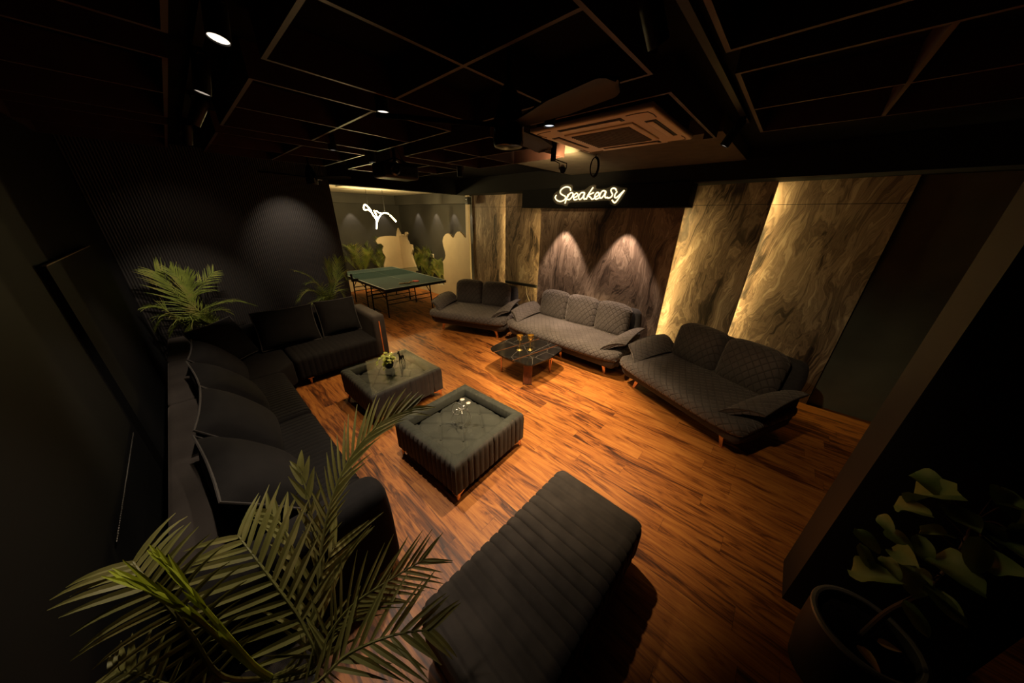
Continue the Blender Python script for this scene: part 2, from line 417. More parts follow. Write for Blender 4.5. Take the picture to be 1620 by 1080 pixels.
def rbox(bm, c, size, r, n=(8, 8, 8), disp=None, taper=None, mat4=None):
    """rounded box from six dense grids; disp(p, nrm) gives a push along the normal"""
    hx, hy, hz = size[0]/2, size[1]/2, size[2]/2
    r = min(r, hx, hy, hz)
    allv = []
    def samp(h, k):
        base = [-h+2*h*i/k for i in range(k+1)]
        extra = []
        for t in (0.12, 0.3, 0.55):
            extra += [-h+r*t*2*0.8, h-r*t*2*0.8]
        return sorted(set(round(v, 5) for v in base+[e for e in extra if abs(e) < h]))
    X, Y, Z = samp(hx, n[0]), samp(hy, n[1]), samp(hz, n[2])
    def place(p):
        q = Vector((max(-hx+r, min(hx-r, p.x)), max(-hy+r, min(hy-r, p.y)), max(-hz+r, min(hz-r, p.z))))
        d = p-q
        if d.length < 1e-9: return p, Vector((0, 0, 1))
        d.normalize(); return q+d*r, d
    def grid(A, B, f):
        rows = []
        for a in A:
            row = []
            for b_ in B:
                p, nn = place(f(a, b_))
                if disp: p = p + nn*disp(p, nn)
                if taper: p = taper(p)
                p = p+Vector(c)
                if mat4 is not None: p = mat4 @ p
                v = bm.verts.new(p); row.append(v); allv.append(v)
            rows.append(row)
        for i in range(len(rows)-1):
            for j in range(len(rows[0])-1):
                bm.faces.new((rows[i][j], rows[i+1][j], rows[i+1][j+1], rows[i][j+1]))
    for s in (-1, 1):
        grid(X, Y, lambda a, b_: Vector((a, b_, s*hz)))
        grid(X, Z, lambda a, b_: Vector((a, s*hy, b_)))
        grid(Y, Z, lambda a, b_: Vector((s*hx, a, b_)))
    bmesh.ops.remove_doubles(bm, verts=[v for v in allv if v.is_valid], dist=1e-5)

def channels(axis, pitch, depth, phase=0.0):
    def f(p, nn):
        t = (p[axis]+phase)/pitch
        return -depth*(1-abs(math.sin(math.pi*t)))**4 * (1-abs(nn[axis]))
    return f

def catmull(pts, per=6, closed=False):
    pts = [Vector(p) for p in pts]
    if len(pts) < 3 and not closed:
        return [pts[0].lerp(pts[-1], i/per) for i in range(per+1)]
    out = []; n = len(pts)
    rng = range(n if closed else n-1)
    for i in rng:
        if closed: p0, p1, p2, p3 = pts[(i-1) % n], pts[i], pts[(i+1) % n], pts[(i+2) % n]
        else: p0, p1, p2, p3 = pts[max(0, i-1)], pts[i], pts[i+1], pts[min(n-1, i+2)]
        for k in range(per):
            t = k/per
            out.append(0.5*((2*p1)+(p2-p0)*t+(2*p0-5*p1+4*p2-p3)*t*t+(3*p1-p0-3*p2+p3)*t**3))
    if not closed: out.append(pts[-1].copy())
    return out

def tube(bm, pts, r, seg=8, closed=False, caps=True):
    pts = [Vector(p) for p in pts]; n = len(pts)
    rr = r if callable(r) else (lambda t: r)
    up = None; rings = []
    for i, p in enumerate(pts):
        if closed: t = (pts[(i+1) % n]-pts[(i-1) % n])
        else: t = (pts[min(n-1, i+1)]-pts[max(0, i-1)])
        if t.length < 1e-9: t = Vector((0, 0, 1))
        t.normalize()
        if up is None:
            a = Vector((0, 0, 1)) if abs(t.z) < 0.9 else Vector((1, 0, 0))
            up = (a-t*a.dot(t)).normalized()
        else:
            up = (up-t*up.dot(t))
            if up.length < 1e-6: up = t.orthogonal()
            up.normalize()
        s = t.cross(up); R = rr(i/max(1, n-1))
        rings.append([bm.verts.new(p+(up*math.cos(2*math.pi*k/seg)+s*math.sin(2*math.pi*k/seg))*R) for k in range(seg)])
    m = n if closed else n-1
    for i in range(m):
        A, B = rings[i], rings[(i+1) % n]
        for k in range(seg):
            bm.faces.new((A[k], A[(k+1) % seg], B[(k+1) % seg], B[k]))
    if caps and not closed:
        bm.faces.new(rings[0][::-1]); bm.faces.new(rings[-1])

def lathe(bm, prof, c=(0, 0, 0), seg=32, ax=None):
    """prof: (radius, height) along z; ax: optional matrix"""
    rings = []
    for (r, z) in prof:
        if r < 1e-6:
            v = Vector((0, 0, z))
            rings.append([bm.verts.new((ax @ v if ax else v)+Vector(c))])
        else:
            ring = []
            for k in range(seg):
                v = Vector((r*math.cos(2*math.pi*k/seg), r*math.sin(2*math.pi*k/seg), z))
                ring.append(bm.verts.new((ax @ v if ax else v)+Vector(c)))
            rings.append(ring)
    for A, B in zip(rings, rings[1:]):
        if len(A) == 1 and len(B) == 1: continue
        if len(A) == 1:
            for k in range(seg): bm.faces.new((A[0], B[k], B[(k+1) % seg]))
        elif len(B) == 1:
            for k in range(seg): bm.faces.new((A[k], A[(k+1) % seg], B[0]))
        else:
            for k in range(seg): bm.faces.new((A[k], A[(k+1) % seg], B[(k+1) % seg], B[k]))

def prism(bm, poly, off):
    """poly: list of Vector; off: Vector thickness"""
    a = [bm.verts.new(p) for p in poly]; b_ = [bm.verts.new(Vector(p)+Vector(off)) for p in poly]
    bm.faces.new(a); bm.faces.new(b_[::-1])
    n = len(a)
    for i in range(n):
        bm.faces.new((a[i], b_[i], b_[(i+1) % n], a[(i+1) % n]))

def pillow(bm, w, h, t, mat4, n=16, pinch=0.10):
    """soft cushion, w along x, h along z, thick along y"""
    S = []
    for side in (-1, 1):
        rows = []
        for i in range(n+1):
            row = []
            for j in range(n+1):
                u, v = -1+2*i/n, -1+2*j/n
                k = max(0.0, (1-abs(u)**2.6)*(1-abs(v)**2.6))**0.55
                px = u*w/2*(1-pinch*0.55*(1-v*v)*abs(u)**3)
                pz = v*h/2*(1-pinch*0.55*(1-u*u)*abs(v)**3)
                row.append(bm.verts.new(mat4 @ Vector((px, side*t/2*k, pz))))
            rows.append(row)
        for i in range(n):
            for j in range(n):
                bm.faces.new((rows[i][j], rows[i+1][j], rows[i+1][j+1], rows[i][j+1]))
        S.append(rows)
    bmesh.ops.remove_doubles(bm, verts=bm.verts[:], dist=1e-5)

def TR(loc, rot=(0, 0, 0)):
    return Matrix.Translation(Vector(loc)) @ Euler(rot, 'XYZ').to_matrix().to_4x4()

rnd = random.Random(7)
R = math.radians

def wpart(name, bm, mat, t, smooth=True, ang=35):
    """a part whose mesh was laid out in room coordinates, handed to its thing"""
    root = t
    chain = []
    while root is not None:
        chain.append(root); root = root.parent
    mw = Matrix.Identity(4)
    for o in reversed(chain):
        mw = mw @ (Matrix.Translation(o.location) @ o.rotation_euler.to_matrix().to_4x4())
    inv = mw.inverted()
    for v in bm.verts: v.co = inv @ v.co
    return obj(name, bm, mat, t, smooth, ang=ang)

# ================================================================== THE SETTING
bm = BM(); box(bm, (-10.75, -0.75, -0.1), (2.75, 5.75, 0.0)); struct('floor', bm, M['floor'])
bm = BM(); box(bm, (-6.15, -0.75, 2.95), (2.75, 5.35, 3.05)); struct('ceiling', bm, M['ceil'])
bm = BM(); box(bm, (-2.95, 3.10, 2.845), (-0.64, 4.62, 2.95)); struct('ceiling_strip', bm, M['strip'], 'ceiling strip paled for the lamp glow between the air conditioner and the sign box')
bm = BM(); box(bm, (-6.15, -0.75, 0), (2.75, -0.60, 2.95)); struct('wall_left', bm, M['leftwall'])
bm = BM(); box(bm, (2.6, -0.6, 0), (2.75, 5.35, 2.95)); struct('wall_right', bm, M['black'])
bm = BM(); box(bm, (-5.92, 5.20, 0), (2.6, 5.35, 2.95)); struct('wall_back', bm, M['black'])
bm = BM(); box(bm, (0.75, 5.06, 0), (2.6, 5.20, 2.65)); struct('wall_back_plain', bm, M['darkwall'], 'plain dark wall to the right of the stone panels')
bm = BM(); box(bm, (-6.15, -0.6, 0), (-6.0, 1.96, 2.95)); struct('wall_fluted', bm, M['fluted'])
bm = BM(); box(bm, (-6.15, 1.96, 2.65), (-6.0, 5.35, 2.95)); struct('beam', bm, M['black'], 'black beam over the opening to the games room')
bm = BM(); box(bm, (-6.0, 4.62, 2.65), (2.6, 5.20, 2.95)); struct('soffit', bm, M['soffit'])
bm = BM(); box(bm, (0.59, 1.965, 0), (1.20, 2.262, 2.95)); struct('pillar', bm, M['pillar'], 'brown-black square pillar behind the potted fig')
# left wall: flush door leaf; its lit top edge is a thin strip coloured pale
bm = BM(); box(bm, (-4.62, -0.60, 0.0), (-3.12, -0.565, 1.89)); struct('door_1', bm, M['leftwall'])
bm = BM(); box(bm, (-4.60, -0.575, 1.89), (-3.10, -0.558, 1.896)); struct('trim_1', bm, M['lit_edge'])
# games room
bm = BM(); box(bm, (-10.75, 0.35, 0), (-10.6, 5.75, 2.9)); struct('wall_games_far', bm, M['games'])
bm = BM(); box(bm, (-10.6, 5.57, 0), (-5.92, 5.75, 2.9)); struct('wall_games_side', bm, M['games'])
bm = BM(); box(bm, (-10.6, 0.35, 0), (-6.15, 0.5, 2.9)); struct('wall_games_near', bm, M['games'])
bm = BM(); box(bm, (-10.75, 0.35, 2.78), (-6.15, 5.75, 2.9)); struct('ceiling_games', bm, M['games_ceil'])
bm = BM(); box(bm, (-10.6, 5.28, 2.50), (-6.15, 5.57, 2.78)); box(bm, (-10.6, 0.5, 2.50), (-10.28, 5.28, 2.78)); struct('bulkhead', bm, M['games'], 'lowered bulkhead around the games room')

# stone panels: each leans out a little, so the strip behind its neighbour's edge grazes it
def stone_panel(x0, y0, x1, y1, ztop, label):
    L = math.hypot(x1-x0, y1-y0); a = math.atan2(y1-y0, x1-x0)
    bm = BM(); box(bm, (-L/2, 0, 0), (L/2, 0.028, ztop), 0.002)
    o = obj('stone_panel', bm, M['stone'], None, False)
    o.location = ((x0+x1)/2, (y0+y1)/2, 0); o.rotation_euler = (0, 0, a)
    return tag(o, label, 'wall panel', 'swirled stone wall panels')
stone_panel(-3.755, 4.92, -1.245, 4.92, 2.36, 'wide brown swirled stone panel under the glowing sign, behind the long sofa')
stone_panel(-1.29, 5.125, -0.315, 4.98, 2.648, 'brown stone panel with a golden left edge just right of the sign box')
stone_panel(-0.36, 5.125, 0.735, 5.0, 2.648, 'brightest golden stone panel, beside the plain dark wall')
stone_panel(-4.78, 4.98, -3.71, 5.125, 2.648, 'stone panel with the black soundbar on it')
stone_panel(-5.90, 4.98, -4.74, 5.125, 2.648, 'narrow golden stone panel next to the cream wavy board')
def led_strip(x, label, ztop):
    bm = BM(); box(bm, (x-0.006, 4.955, 0.0), (x+0.006, 4.975, ztop))
    o = obj('led_strip', bm, M['led'], None, False)
    return tag(o, label, 'light strip', 'light strips behind the stone panels')
led_strip(-1.305, 'hidden yellow light strip behind the right edge of the wide stone panel', 2.33)
led_strip(-3.695, 'hidden yellow light strip behind the left edge of the wide stone panel', 2.33)
bm = BM(); box(bm, (-0.381, 5.026, 0.0), (-0.369, 5.048, 2.60)); tag(obj('led_strip', bm, M['led'], None, False), 'hidden yellow light strip lighting the brightest golden stone panel', 'light strip', 'light strips behind the stone panels')
bm = BM(); box(bm, (-4.726, 5.026, 0.0), (-4.714, 5.048, 2.60)); tag(obj('led_strip', bm, M['led'], None, False), 'hidden yellow light strip lighting the narrow golden stone panel', 'light strip', 'light strips behind the stone panels')

# header box under the sign
bm = BM(); box(bm, (-3.985, 4.60, 2.362), (-1.14, 4.90, 2.66), 0.004)
tag(obj('sign_box', bm, M['black'], None, False), 'long black boxed-out header carrying the glowing sign', 'header box')

# ================================================================== CEILING COFFERS
def coffer(x0, y0, x1, y1, xs, ys, label, part=False):
    cx, cy = (x0+x1)/2, (y0+y1)/2
    t = thing('ceiling_coffer', label, 'ceiling panel', (cx, cy, 2.80), 0, 'wooden ceiling coffers')
    th, h = 0.018, 0.149
    def fin(name, lo, hi):
        bm = BM(); box(bm, (lo[0]-cx, lo[1]-cy, 0), (hi[0]-cx, hi[1]-cy, h)); obj(name, bm, M['wood_fin'], t, False)
    fin('rail', (x0, y0), (x1, y0+th)); fin('rail', (x1-0.09 if part else x0, y1-th), (x1, y1))
    if not part: fin('rail', (x0, y0+th), (x0+th, y1-th))
    fin('rail', (x1-th, y0+th), (x1, y1-th))
    for x in xs: fin('crossbar', (x-th/2, y0+th), (x+th/2, y1-th))
    for y in ys:
        cuts = [x0+th]+[v for x in xs for v in (x-th/2, x+th/2)]+[x1-th]
        for a, b in zip(cuts[::2], cuts[1::2]): fin('crossbar', (a, y-th/2), (b, y+th/2))
coffer(-1.89, 0.45, -0.67, 1.65, [-1.27], [1.05], 'four-square wooden ceiling coffer above the nearer ceiling fan')
coffer(-3.46, 0.45, -2.18, 1.66, [-2.80], [1.06], 'four-square wooden ceiling coffer between the two ceiling fans')
coffer(-5.10, 0.45, -3.77, 1.66, [-4.43], [1.06], 'wooden ceiling coffer above the farther ceiling fan')
coffer(-1.60, 1.905, -0.668, 3.085, [], [], 'wooden ceiling frame around the air conditioner', True)
coffer(-3.45, 1.955, -2.06, 3.05, [-2.785], [2.50], 'four-square wooden ceiling coffer left of the air conditioner')
coffer(-5.10, 1.955, -3.77, 3.05, [-4.43], [2.50], 'wooden ceiling coffer nearest the games room opening')
coffer(-0.395, 0.45, 0.80, 1.64, [0.19], [1.05], 'wooden ceiling coffer at the top right, in front of the track')
coffer(-0.395, 1.87, 0.80, 3.09, [0.19], [2.48], 'wooden ceiling coffer between the right spotlight and the pillar')
coffer(-1.92, -0.595, -0.67, 0.184, [-1.27], [], 'wooden ceiling coffer beside the nearest left track spotlight')
coffer(-3.50, -0.595, -2.20, 0.184, [-2.82], [], 'wooden ceiling coffer beside the middle left track spotlights')
coffer(-5.10, -0.595, -3.78, 0.184, [-4.43], [], 'wooden ceiling coffer in the far left corner of the room')

# ================================================================== CEILING FIXTURES
def track(p0, p1, label):
    t = thing('lighting_track', label, 'light track', ((p0[0]+p1[0])/2, (p0[1]+p1[1])/2, 2.95), 0, 'black lighting tracks')
    bm = BM(); dx, dy = abs(p1[0]-p0[0])/2+0.017, abs(p1[1]-p0[1])/2+0.017
    box(bm, (-dx, -dy, -0.03), (dx, dy, 0)); obj('rail', bm, M['blackmetal'], t, False)
track((-5.0, 0.315), (-0.9, 0.315), 'black lighting track along the left side of the ceiling')
track((-0.53, 0.6), (-0.53, 3.3), 'black lighting track along the right side of the ceiling')

def track_spot(pos, target, label, lens, z_mount=2.92, L=0.17, r=0.034, mount_xy=None):
    """pos is the lens centre"""
    p = Vector(pos); d = (Vector(target)-p).normalized()
    mx = mount_xy or (pos[0], pos[1])
    t = thing('track_spotlight', label, 'spotlight', (mx[0], mx[1], z_mount), 0, 'black track spotlights')
    q = d.to_track_quat('-Z', 'Y').to_matrix().to_4x4()
    A = Matrix.Translation(p) @ q
    bm = BM()
    lathe(bm, [(r*0.86, 0.006), (r*0.9, 0.0), (r, 0.0), (r, L), (r*0.8, L+0.012), (0, L+0.012)], seg=28)
    for v in bm.verts: v.co = A @ v.co
    wpart('lamp_head', bm, M['blackmetal'], t)
    bm = BM(); lathe(bm, [(0, 0.005), (r*0.88, 0.005)], seg=28)
    for v in bm.verts: v.co = A @ v.co
    wpart('lens', bm, lens, t)
    joint = p - d*(L*0.6)
    bm = BM(); top = Vector((mx[0], mx[1], z_mount))
    side = d.cross(Vector((0, 0, 1)));
    side = side.normalized() if side.length > 1e-3 else Vector((1, 0, 0))
    for s in (-1, 1):
        tube(bm, [joint+side*s*(r+0.004), joint+side*s*(r+0.006)+Vector((0, 0, 0.05)), Vector((top.x, top.y, min(top.z-0.02, joint.z+0.09)))+side*s*0.012], 0.005, 6)
    box(bm, (mx[0]-0.018, mx[1]-0.018, min(z_mount-0.02, joint.z+0.07)), (mx[0]+0.018, mx[1]+0.018, z_mount))
    wpart('bracket', bm, M['blackmetal'], t)
    return t
track_spot((-1.66, 0.285, 2.745), (-1.42, -0.15, 0.3), 'black track spotlight with the largest bright oval lens, nearest of the left row', M['lens'], mount_xy=(-1.62, 0.315))
track_spot((-2.41, 0.285, 2.745), (-2.50, -0.25, 0.5), 'black track spotlight with a thin bright lens, second of the left row', M['lens_dim'], mount_xy=(-2.37, 0.315))
track_spot((-3.22, 0.285, 2.745), (-3.95, -0.62, 1.3), 'black track spotlight seen edge-on, third of the left row', M['lens_dim'], mount_xy=(-3.18, 0.315))
track_spot((-4.15, 0.285, 2.745), (-5.6, -0.05, 1.2), 'black track spotlight farthest down the left row', M['lens_dim'], mount_xy=(-4.1, 0.315))
track_spot((-0.61, 3.12, 2.745), (-1.75, 3.05, 0.4), 'black track spotlight right of the air conditioner, aimed at the floor', M['lens'], mount_xy=(-0.53, 3.12))

track_spot((-0.52, 1.28, 2.745), (0.2, 3.3, 0.0), 'black track spotlight near the top edge, right of the foreground fan', M['lens_dim'], mount_xy=(-0.53, 1.24))

def cylinder_light(x, y, zb, label, lens, r=0.037, h=0.13):
    t = thing('cylinder_downlight', label, 'downlight', (x, y, 2.95), 0, 'black cylinder downlights')
    hh = 2.95-zb
    bm = BM(); lathe(bm, [(r*0.86, -hh+0.008), (r*0.9, -hh), (r, -hh), (r, -hh+h), (0, -hh+h)], seg=28)
    obj('housing', bm, M['blackmetal'], t)
    bm = BM(); lathe(bm, [(0, -hh+0.007), (r*0.87, -hh+0.007)], seg=28); obj('lens', bm, lens, t)
    if hh > h+0.01:
        bm = BM(); lathe(bm, [(0.008, -hh+h), (0.008, 0)], seg=10); lathe(bm, [(0.03, -0.012), (0.03, 0)], seg=16); obj('stem', bm, M['blackmetal'], t)
    return t
cylinder_light(-1.985, 1.02, 2.75, 'black cylinder downlight with pale lens above the near square ottoman', M['lens'])
cylinder_light(-1.385, 1.85, 2.75, 'black cylinder downlight with bluish lens in front of the air conditioner', M['lens_cool'])
cylinder_light(-3.47, 1.23, 2.75, 'small black cylinder downlight left of the projector', M['lens_dim'])
cylinder_light(-3.85, 1.77, 2.75, 'small black cylinder downlight partly behind the projector', M['lens_dim'])
cylinder_light(-3.66, 2.89, 2.70, 'black cylinder downlight near the games room beam', M['lens_dim'])
track_spot((-1.90, 2.80, 2.66), (-2.25, 3.30, 2.84), 'black spotlight between coffers, left of the air conditioner, washing the ceiling strip', M['lens'], mount_xy=(-1.95, 2.70), L=0.13, r=0.03)

# lit spot beside the air conditioner that washes the ceiling behind it
track_spot((-1.67, 2.27, 2.73), (-0.9, 2.80, 2.86), 'small lit spotlight at the left corner of the air conditioner', M['lens_yellow'], mount_xy=(-1.75, 2.22), L=0.10, r=0.026)
spot('ceiling_wash_lamp', (-1.90, 2.82, 2.665), (-2.25, 3.25, 2.845), 170, 80, 1.0, (1.0, 0.72, 0.36), 0.02)

# air conditioner
t = thing('ceiling_air_conditioner', 'cream four-way ceiling cassette air conditioner with dark grille', 'air conditioner', (-1.20, 2.385, 2.76))
S = 0.435
bm = BM(); 
box(bm, (-S, -S, 0), (S, S, 0.035), 0.012); obj('cover', bm, M['white_plastic'], t)
bm = BM(); box(bm, (-0.40, -0.40, 0.03), (0.40, 0.40, 0.189)); obj('casing', bm, M['blackmetal'], t, False)
bm = BM(); box(bm, (-0.255, -0.255, -0.010), (0.255, 0.255, 0.004), 0.006); g0 = obj('grille_frame', bm, M['white_plastic'], t)
bm = BM()
box(bm, (-0.215, -0.215, -0.013), (0.215, 0.215, -0.008))
for i in range(15):
    y = -0.205+0.41*i/14; box(bm, (-0.215, y-0.004, -0.017), (0.215, y+0.004, -0.012))
obj('grille', bm, M['grille'], t, False)
for k in range(4):
    A = Matrix.Rotation(k*math.pi/2, 4, 'Z')
    bm = BM(); box(bm, (-0.23, 0.315, -0.003), (0.23, 0.385, 0.004), 0.02, A); v = obj('air_vent', bm, M['blackmetal'], t)
    bm = BM(); box(bm, (-0.215, 0.325, -0.008), (0.215, 0.366, -0.002), 0.002, A); obj('louvre', bm, M['white_plastic'], v)
bm = BM()
for k in range(4):
    A = Matrix.Rotation(k*math.pi/2, 4, 'Z')
    tube(bm, [A @ Vector(p) for p in ((0.27, 0.40, -0.001), (0.33, 0.405, -0.001), (0.395, 0.395, -0.001), (0.405, 0.33, -0.001), (0.40, 0.27, -0.001))], 0.003, 6)
obj('corner_seam', bm, M['grille'], t)

# ceiling fans
def fan(x, y, zb, a0, label):
    t = thing('ceiling_fan', label, 'ceiling fan', (x, y, 2.95), 0, 'dark ceiling fans')
    b = zb-2.95
    bm = BM(); lathe(bm, [(0, b), (0.050, b), (0.064, b+0.004), (0.070, b+0.02), (0.068, b+0.10), (0.055, b+0.15), (0.035, b+0.21), (0.018, b+0.235), (0.012, b+0.24)], seg=36); obj('motor', bm, M['blackgloss'], t)
    bm = BM(); lathe(bm, [(0.012, b+0.23), (0.012, -0.01)], seg=12); obj('downrod', bm, M['blackmetal'], t)
    bm = BM(); lathe(bm, [(0.0, -0.055), (0.02, -0.055), (0.05, -0.015), (0.055, 0)], seg=24); obj('ceiling_cup', bm, M['blackmetal'], t)
    for k in range(3):
        a = a0+k*2*math.pi/3
        A = Matrix.Rotation(a, 4, 'Z') @ Matrix.Translation((0, 0, b+0.085)) @ Matrix.Rotation(R(-13), 4, 'X')
        n = 34; top = []; bot = []
        bm = BM()
        for i in range(n+1):
            s = i/n; xx = 0.055+0.515*s
            wd = 0.024+0.030*min(1, s*2.0)**1.2
            if s > 0.9: wd *= math.sqrt(max(0.02, 1-((s-0.9)/0.1)**2))*0.96+0.04
            row = []
            for v, zz in ((-1, 0), (-0.5, 0.008), (0, 0.010), (0.5, 0.008), (1, 0)):
                row.append((xx, v*wd, zz+0.012*s))
            top.append([bm.verts.new(A @ Vector(q)) for q in row]); bot.append([bm.verts.new(A @ Vector((q[0], q[1], q[2]-0.009))) for q in row])
        for i in range(n):
            for j in range(4):
                bm.faces.new((top[i][j], top[i+1][j], top[i+1][j+1], top[i][j+1])); bm.faces.new((bot[i][j+1], bot[i+1][j+1], bot[i+1][j], bot[i][j]))
            bm.faces.new((top[i][0], bot[i][0], bot[i+1][0], top[i+1][0])); bm.faces.new((top[i+1][4], bot[i+1][4], bot[i][4], top[i][4]))
        bm.faces.new(top[0]+bot[0][::-1]); bm.faces.new(top[n][::-1]+bot[n])
        obj('blade', bm, M['fanblade'], t)
fan(-1.09, 1.15, 2.493, R(-11), 'dark three-blade ceiling fan in the foreground with a black bottle-shaped motor')
fan(-5.0, 1.43, 2.55, R(35), 'dark ceiling fan farther back, in front of the fluted wall')

# projector
t = thing('projector', 'black projector hanging from the ceiling on a pole', 'projector', (-3.33, 1.77, 2.95))
bm = BM(); rbox(bm, (0, 0, -0.33), (0.27, 0.40, 0.14), 0.03, (6, 6, 4)); bd = obj('body', bm, M['blackmetal'], t)
bm = BM(); lathe(bm, [(0.048, 0), (0.055, 0.02), (0.04, 0.03), (0, 0.02)], c=(0.136, -0.09, -0.33), seg=24, ax=Matrix.Rotation(R(90), 4, 'Y')); obj('lens', bm, M['blackgloss'], t)
bm = BM(); lathe(bm, [(0.018, -0.25), (0.018, 0)], seg=14); lathe(bm, [(0.05, -0.01), (0.05, 0)], seg=20); obj('pole', bm, M['blackmetal'], t)
bm = BM()
for sx in (-1, 1):
    for sy in (-1, 1):
        tube(bm, [(0, 0, -0.20), (sx*0.09, sy*0.12, -0.255)], 0.007, 6)
obj('mount_bracket', bm, M['blackmetal'], t)
bm = BM(); tube(bm, catmull([(0.01, -0.02, -0.01), (0.12, -0.05, -0.08), (0.06, 0.02, -0.16), (0.02, 0.1, -0.24), (0.0, 0.16, -0.27)], 6), 0.004, 6); obj('power_cord', bm, M['blackmetal'], t)

# cable coil hanging from the soffit
bm = BM()
c0 = Vector((-1.86, 3.36, 2.728))
tube(bm, [c0+Vector((0.012, 0, 0.117)), c0+Vector((0.0, 0.0, 0.095))], 0.005, 6)
for k in range(3):
    tube(bm, [c0+Vector((math.sin(a)*(0.046+0.003*k)+0.003*k, 0.006*k-0.008, math.cos(a)*(0.090+0.004*k))) for a in [2*math.pi*i/28 for i in range(28)]], 0.005, 6, closed=True)
tag(obj('cable_coil', bm, M['cable']), 'loop of brown cable hanging above the glowing sign', 'cable')

# ================================================================== NEON SIGN
t = thing('neon_sign', 'glowing warm-white neon script reading Speakeasy on the black box', 'sign', (-2.62, 4.60, 2.54))
YS = 4.565
def zp(x, y, yy=YS): return PY(850+x/9.5294, 270+y/9.5294, yy)
STROKES = [
 ('S', [[(503,300),(494,262),(455,243),(405,252),(358,288),(346,330),(375,362),(418,384),(425,415),(396,447),(340,462),(292,441),(270,402),(288,366)]]),
 ('p', [[(416,494),(440,425),(466,355)], [(455,400),(485,348),(520,330),(540,352),(522,395),(485,432),(452,430)]]),
 ('e', [[(540,410),(585,392),(612,360),(590,338),(558,362),(543,402),(560,438),(604,428)]]),
 ('a', [[(712,332),(672,328),(636,362),(622,408),(642,432),(680,402),(716,336),(700,392),(708,428),(736,418)]]),
 ('k', [[(842,250),(800,310),(762,372),(738,432)], [(852,330),(800,352),(768,378),(800,400),(826,430),(862,410)]]),
 ('e', [[(866,404),(910,378),(932,345),(908,326),(878,352),(864,398),(884,428),(932,408)]]),
 ('a', [[(1032,312),(992,302),(956,336),(940,388),(962,412),(1002,374),(1036,314),(1020,372),(1030,406),(1062,398)]]),
 ('s', [[(1192,302),(1178,272),(1142,262),(1112,286),(1116,322),(1134,352),(1118,390),(1078,410),(1046,400)]]),
 ('y', [[(1204,312),(1172,358),(1166,396),(1190,406),(1232,370),(1312,296)], [(1312,296),(1256,368),(1204,446),(1164,482),(1126,442)]]),
]
for ch, ss in STROKES:
    bm = BM()
    for s in ss: tube(bm, catmull([zp(x, y) for x, y in s], 6), 0.0095, 8)
    wpart('letter', bm, M['neon'], t)
bm = BM()
out = [(235,400),(260,340),(330,290),(360,225),(450,205),(530,220),(545,300),(700,290),(800,225),(880,215),(900,270),(1040,270),(1080,250),(1140,225),(1220,240),(1350,265),(1345,310),(1230,490),(1160,525),(1090,490),(1060,450),(700,470),(500,480),(440,535),(380,515),(300,500),(245,455)]
cc = catmull([zp(x, y, 4.582) for x, y in out], 4, closed=True)
prism(bm, cc, (0, 0.006, 0))
wpart('backing', bm, M['acryl'], t, False)
bm = BM()
for x, y in ((300, 470), (700, 300), (1180, 300), (1060, 420)):
    a = zp(x, y, 4.588); tube(bm, [a, a+Vector((0, 0.0115, 0))], 0.008, 10)
wpart('standoff', bm, M['silver'], t)

# black soundbar on the left panel, speaker, socket plate
bm = BM(); A = Matrix.Translation((-4.29, 4.99, 0.80)) @ Matrix.Rotation(math.atan2(0.135, 1.07), 4, 'Z')
rbox(bm, (0, 0, 0), (0.86, 0.055, 0.06), 0.012, (4, 2, 2), mat4=A); tag(obj('soundbar', bm, M['blackmetal']), 'long thin black bar fixed low on the stone panel between two sofas', 'soundbar')
bm = BM(); tube(bm, catmull([(-4.12, 4.985, 0.77), (-4.05, 4.94, 0.60), (-3.93, 4.93, 0.42), (-3.85, 4.94, 0.20), (-3.84, 4.93, 0.01)], 5), 0.005, 6)
tag(obj('power_cord', bm, M['lightcable']), 'thin pale cord hanging down between the left loveseat and long sofa', 'cord')
t = thing('wall_speaker', 'small black speaker at the top of the cream board column', 'speaker', (-5.86, 4.89, 2.53))
bm = BM(); rbox(bm, (0, -0.055, 0), (0.11, 0.11, 0.16), 0.012, (3, 3, 3)); obj('cabinet', bm, M['blackmetal'], t)
bm = BM(); lathe(bm, [(0, 0.0), (0.035, 0.004), (0.042, 0.0)], c=(0, -0.111, 0.0), seg=20, ax=Matrix.Rotation(R(90), 4, 'X')); obj('driver', bm, M['blackgloss'], t)
t = thing('socket_plate', 'small cream socket plate on the dark games room wall', 'socket', (-8.74, 5.57, 0.965))
bm = BM(); box(bm, (-0.13, -0.012, -0.06), (0.13, 0, 0.06), 0.006); obj('plate', bm, M['white_plastic'], t)
bm = BM()
for x in (-0.075, 0, 0.075): box(bm, (x-0.027, -0.017, -0.035), (x+0.027, -0.010, 0.035), 0.003)
obj('switches', bm, M['white'], t)

# bead chain low on the left wall
bm = BM()
for i in range(60):
    x = -2.95+1.05*i/59
    bmesh.ops.create_icosphere(bm, subdivisions=1, radius=0.0045, matrix=Matrix.Translation((x, -0.585, 0.795)))
tube(bm, [(-2.95, -0.585, 0.795), (-1.9, -0.585, 0.795)], 0.0025, 5)
tag(obj('bead_chain', bm, M['bead']), 'thin beaded chain along the dark left wall above the sofa back', 'chain')

# ================================================================== SOFAS ALONG THE STONE WALL
def sofa_leg(bm, x, y, s, ang):
    """flat rose-gold bracket leg: a plate under the frame that folds down into a tapering blade"""
    A = Matrix.Translation((x, y, 0)) @ Matrix.Rotation(ang, 4, 'Z')
    poly = [(-0.13, 0.158), (0.035, 0.158), (0.065, 0.0), (0.035, 0.0), (-0.010, 0.118), (-0.13, 0.145)]
    prism(bm, [A @ Vector((s*a, -0.016, b)) for a, b in poly], A.to_3x3() @ Vector((0, 0.032, 0)))

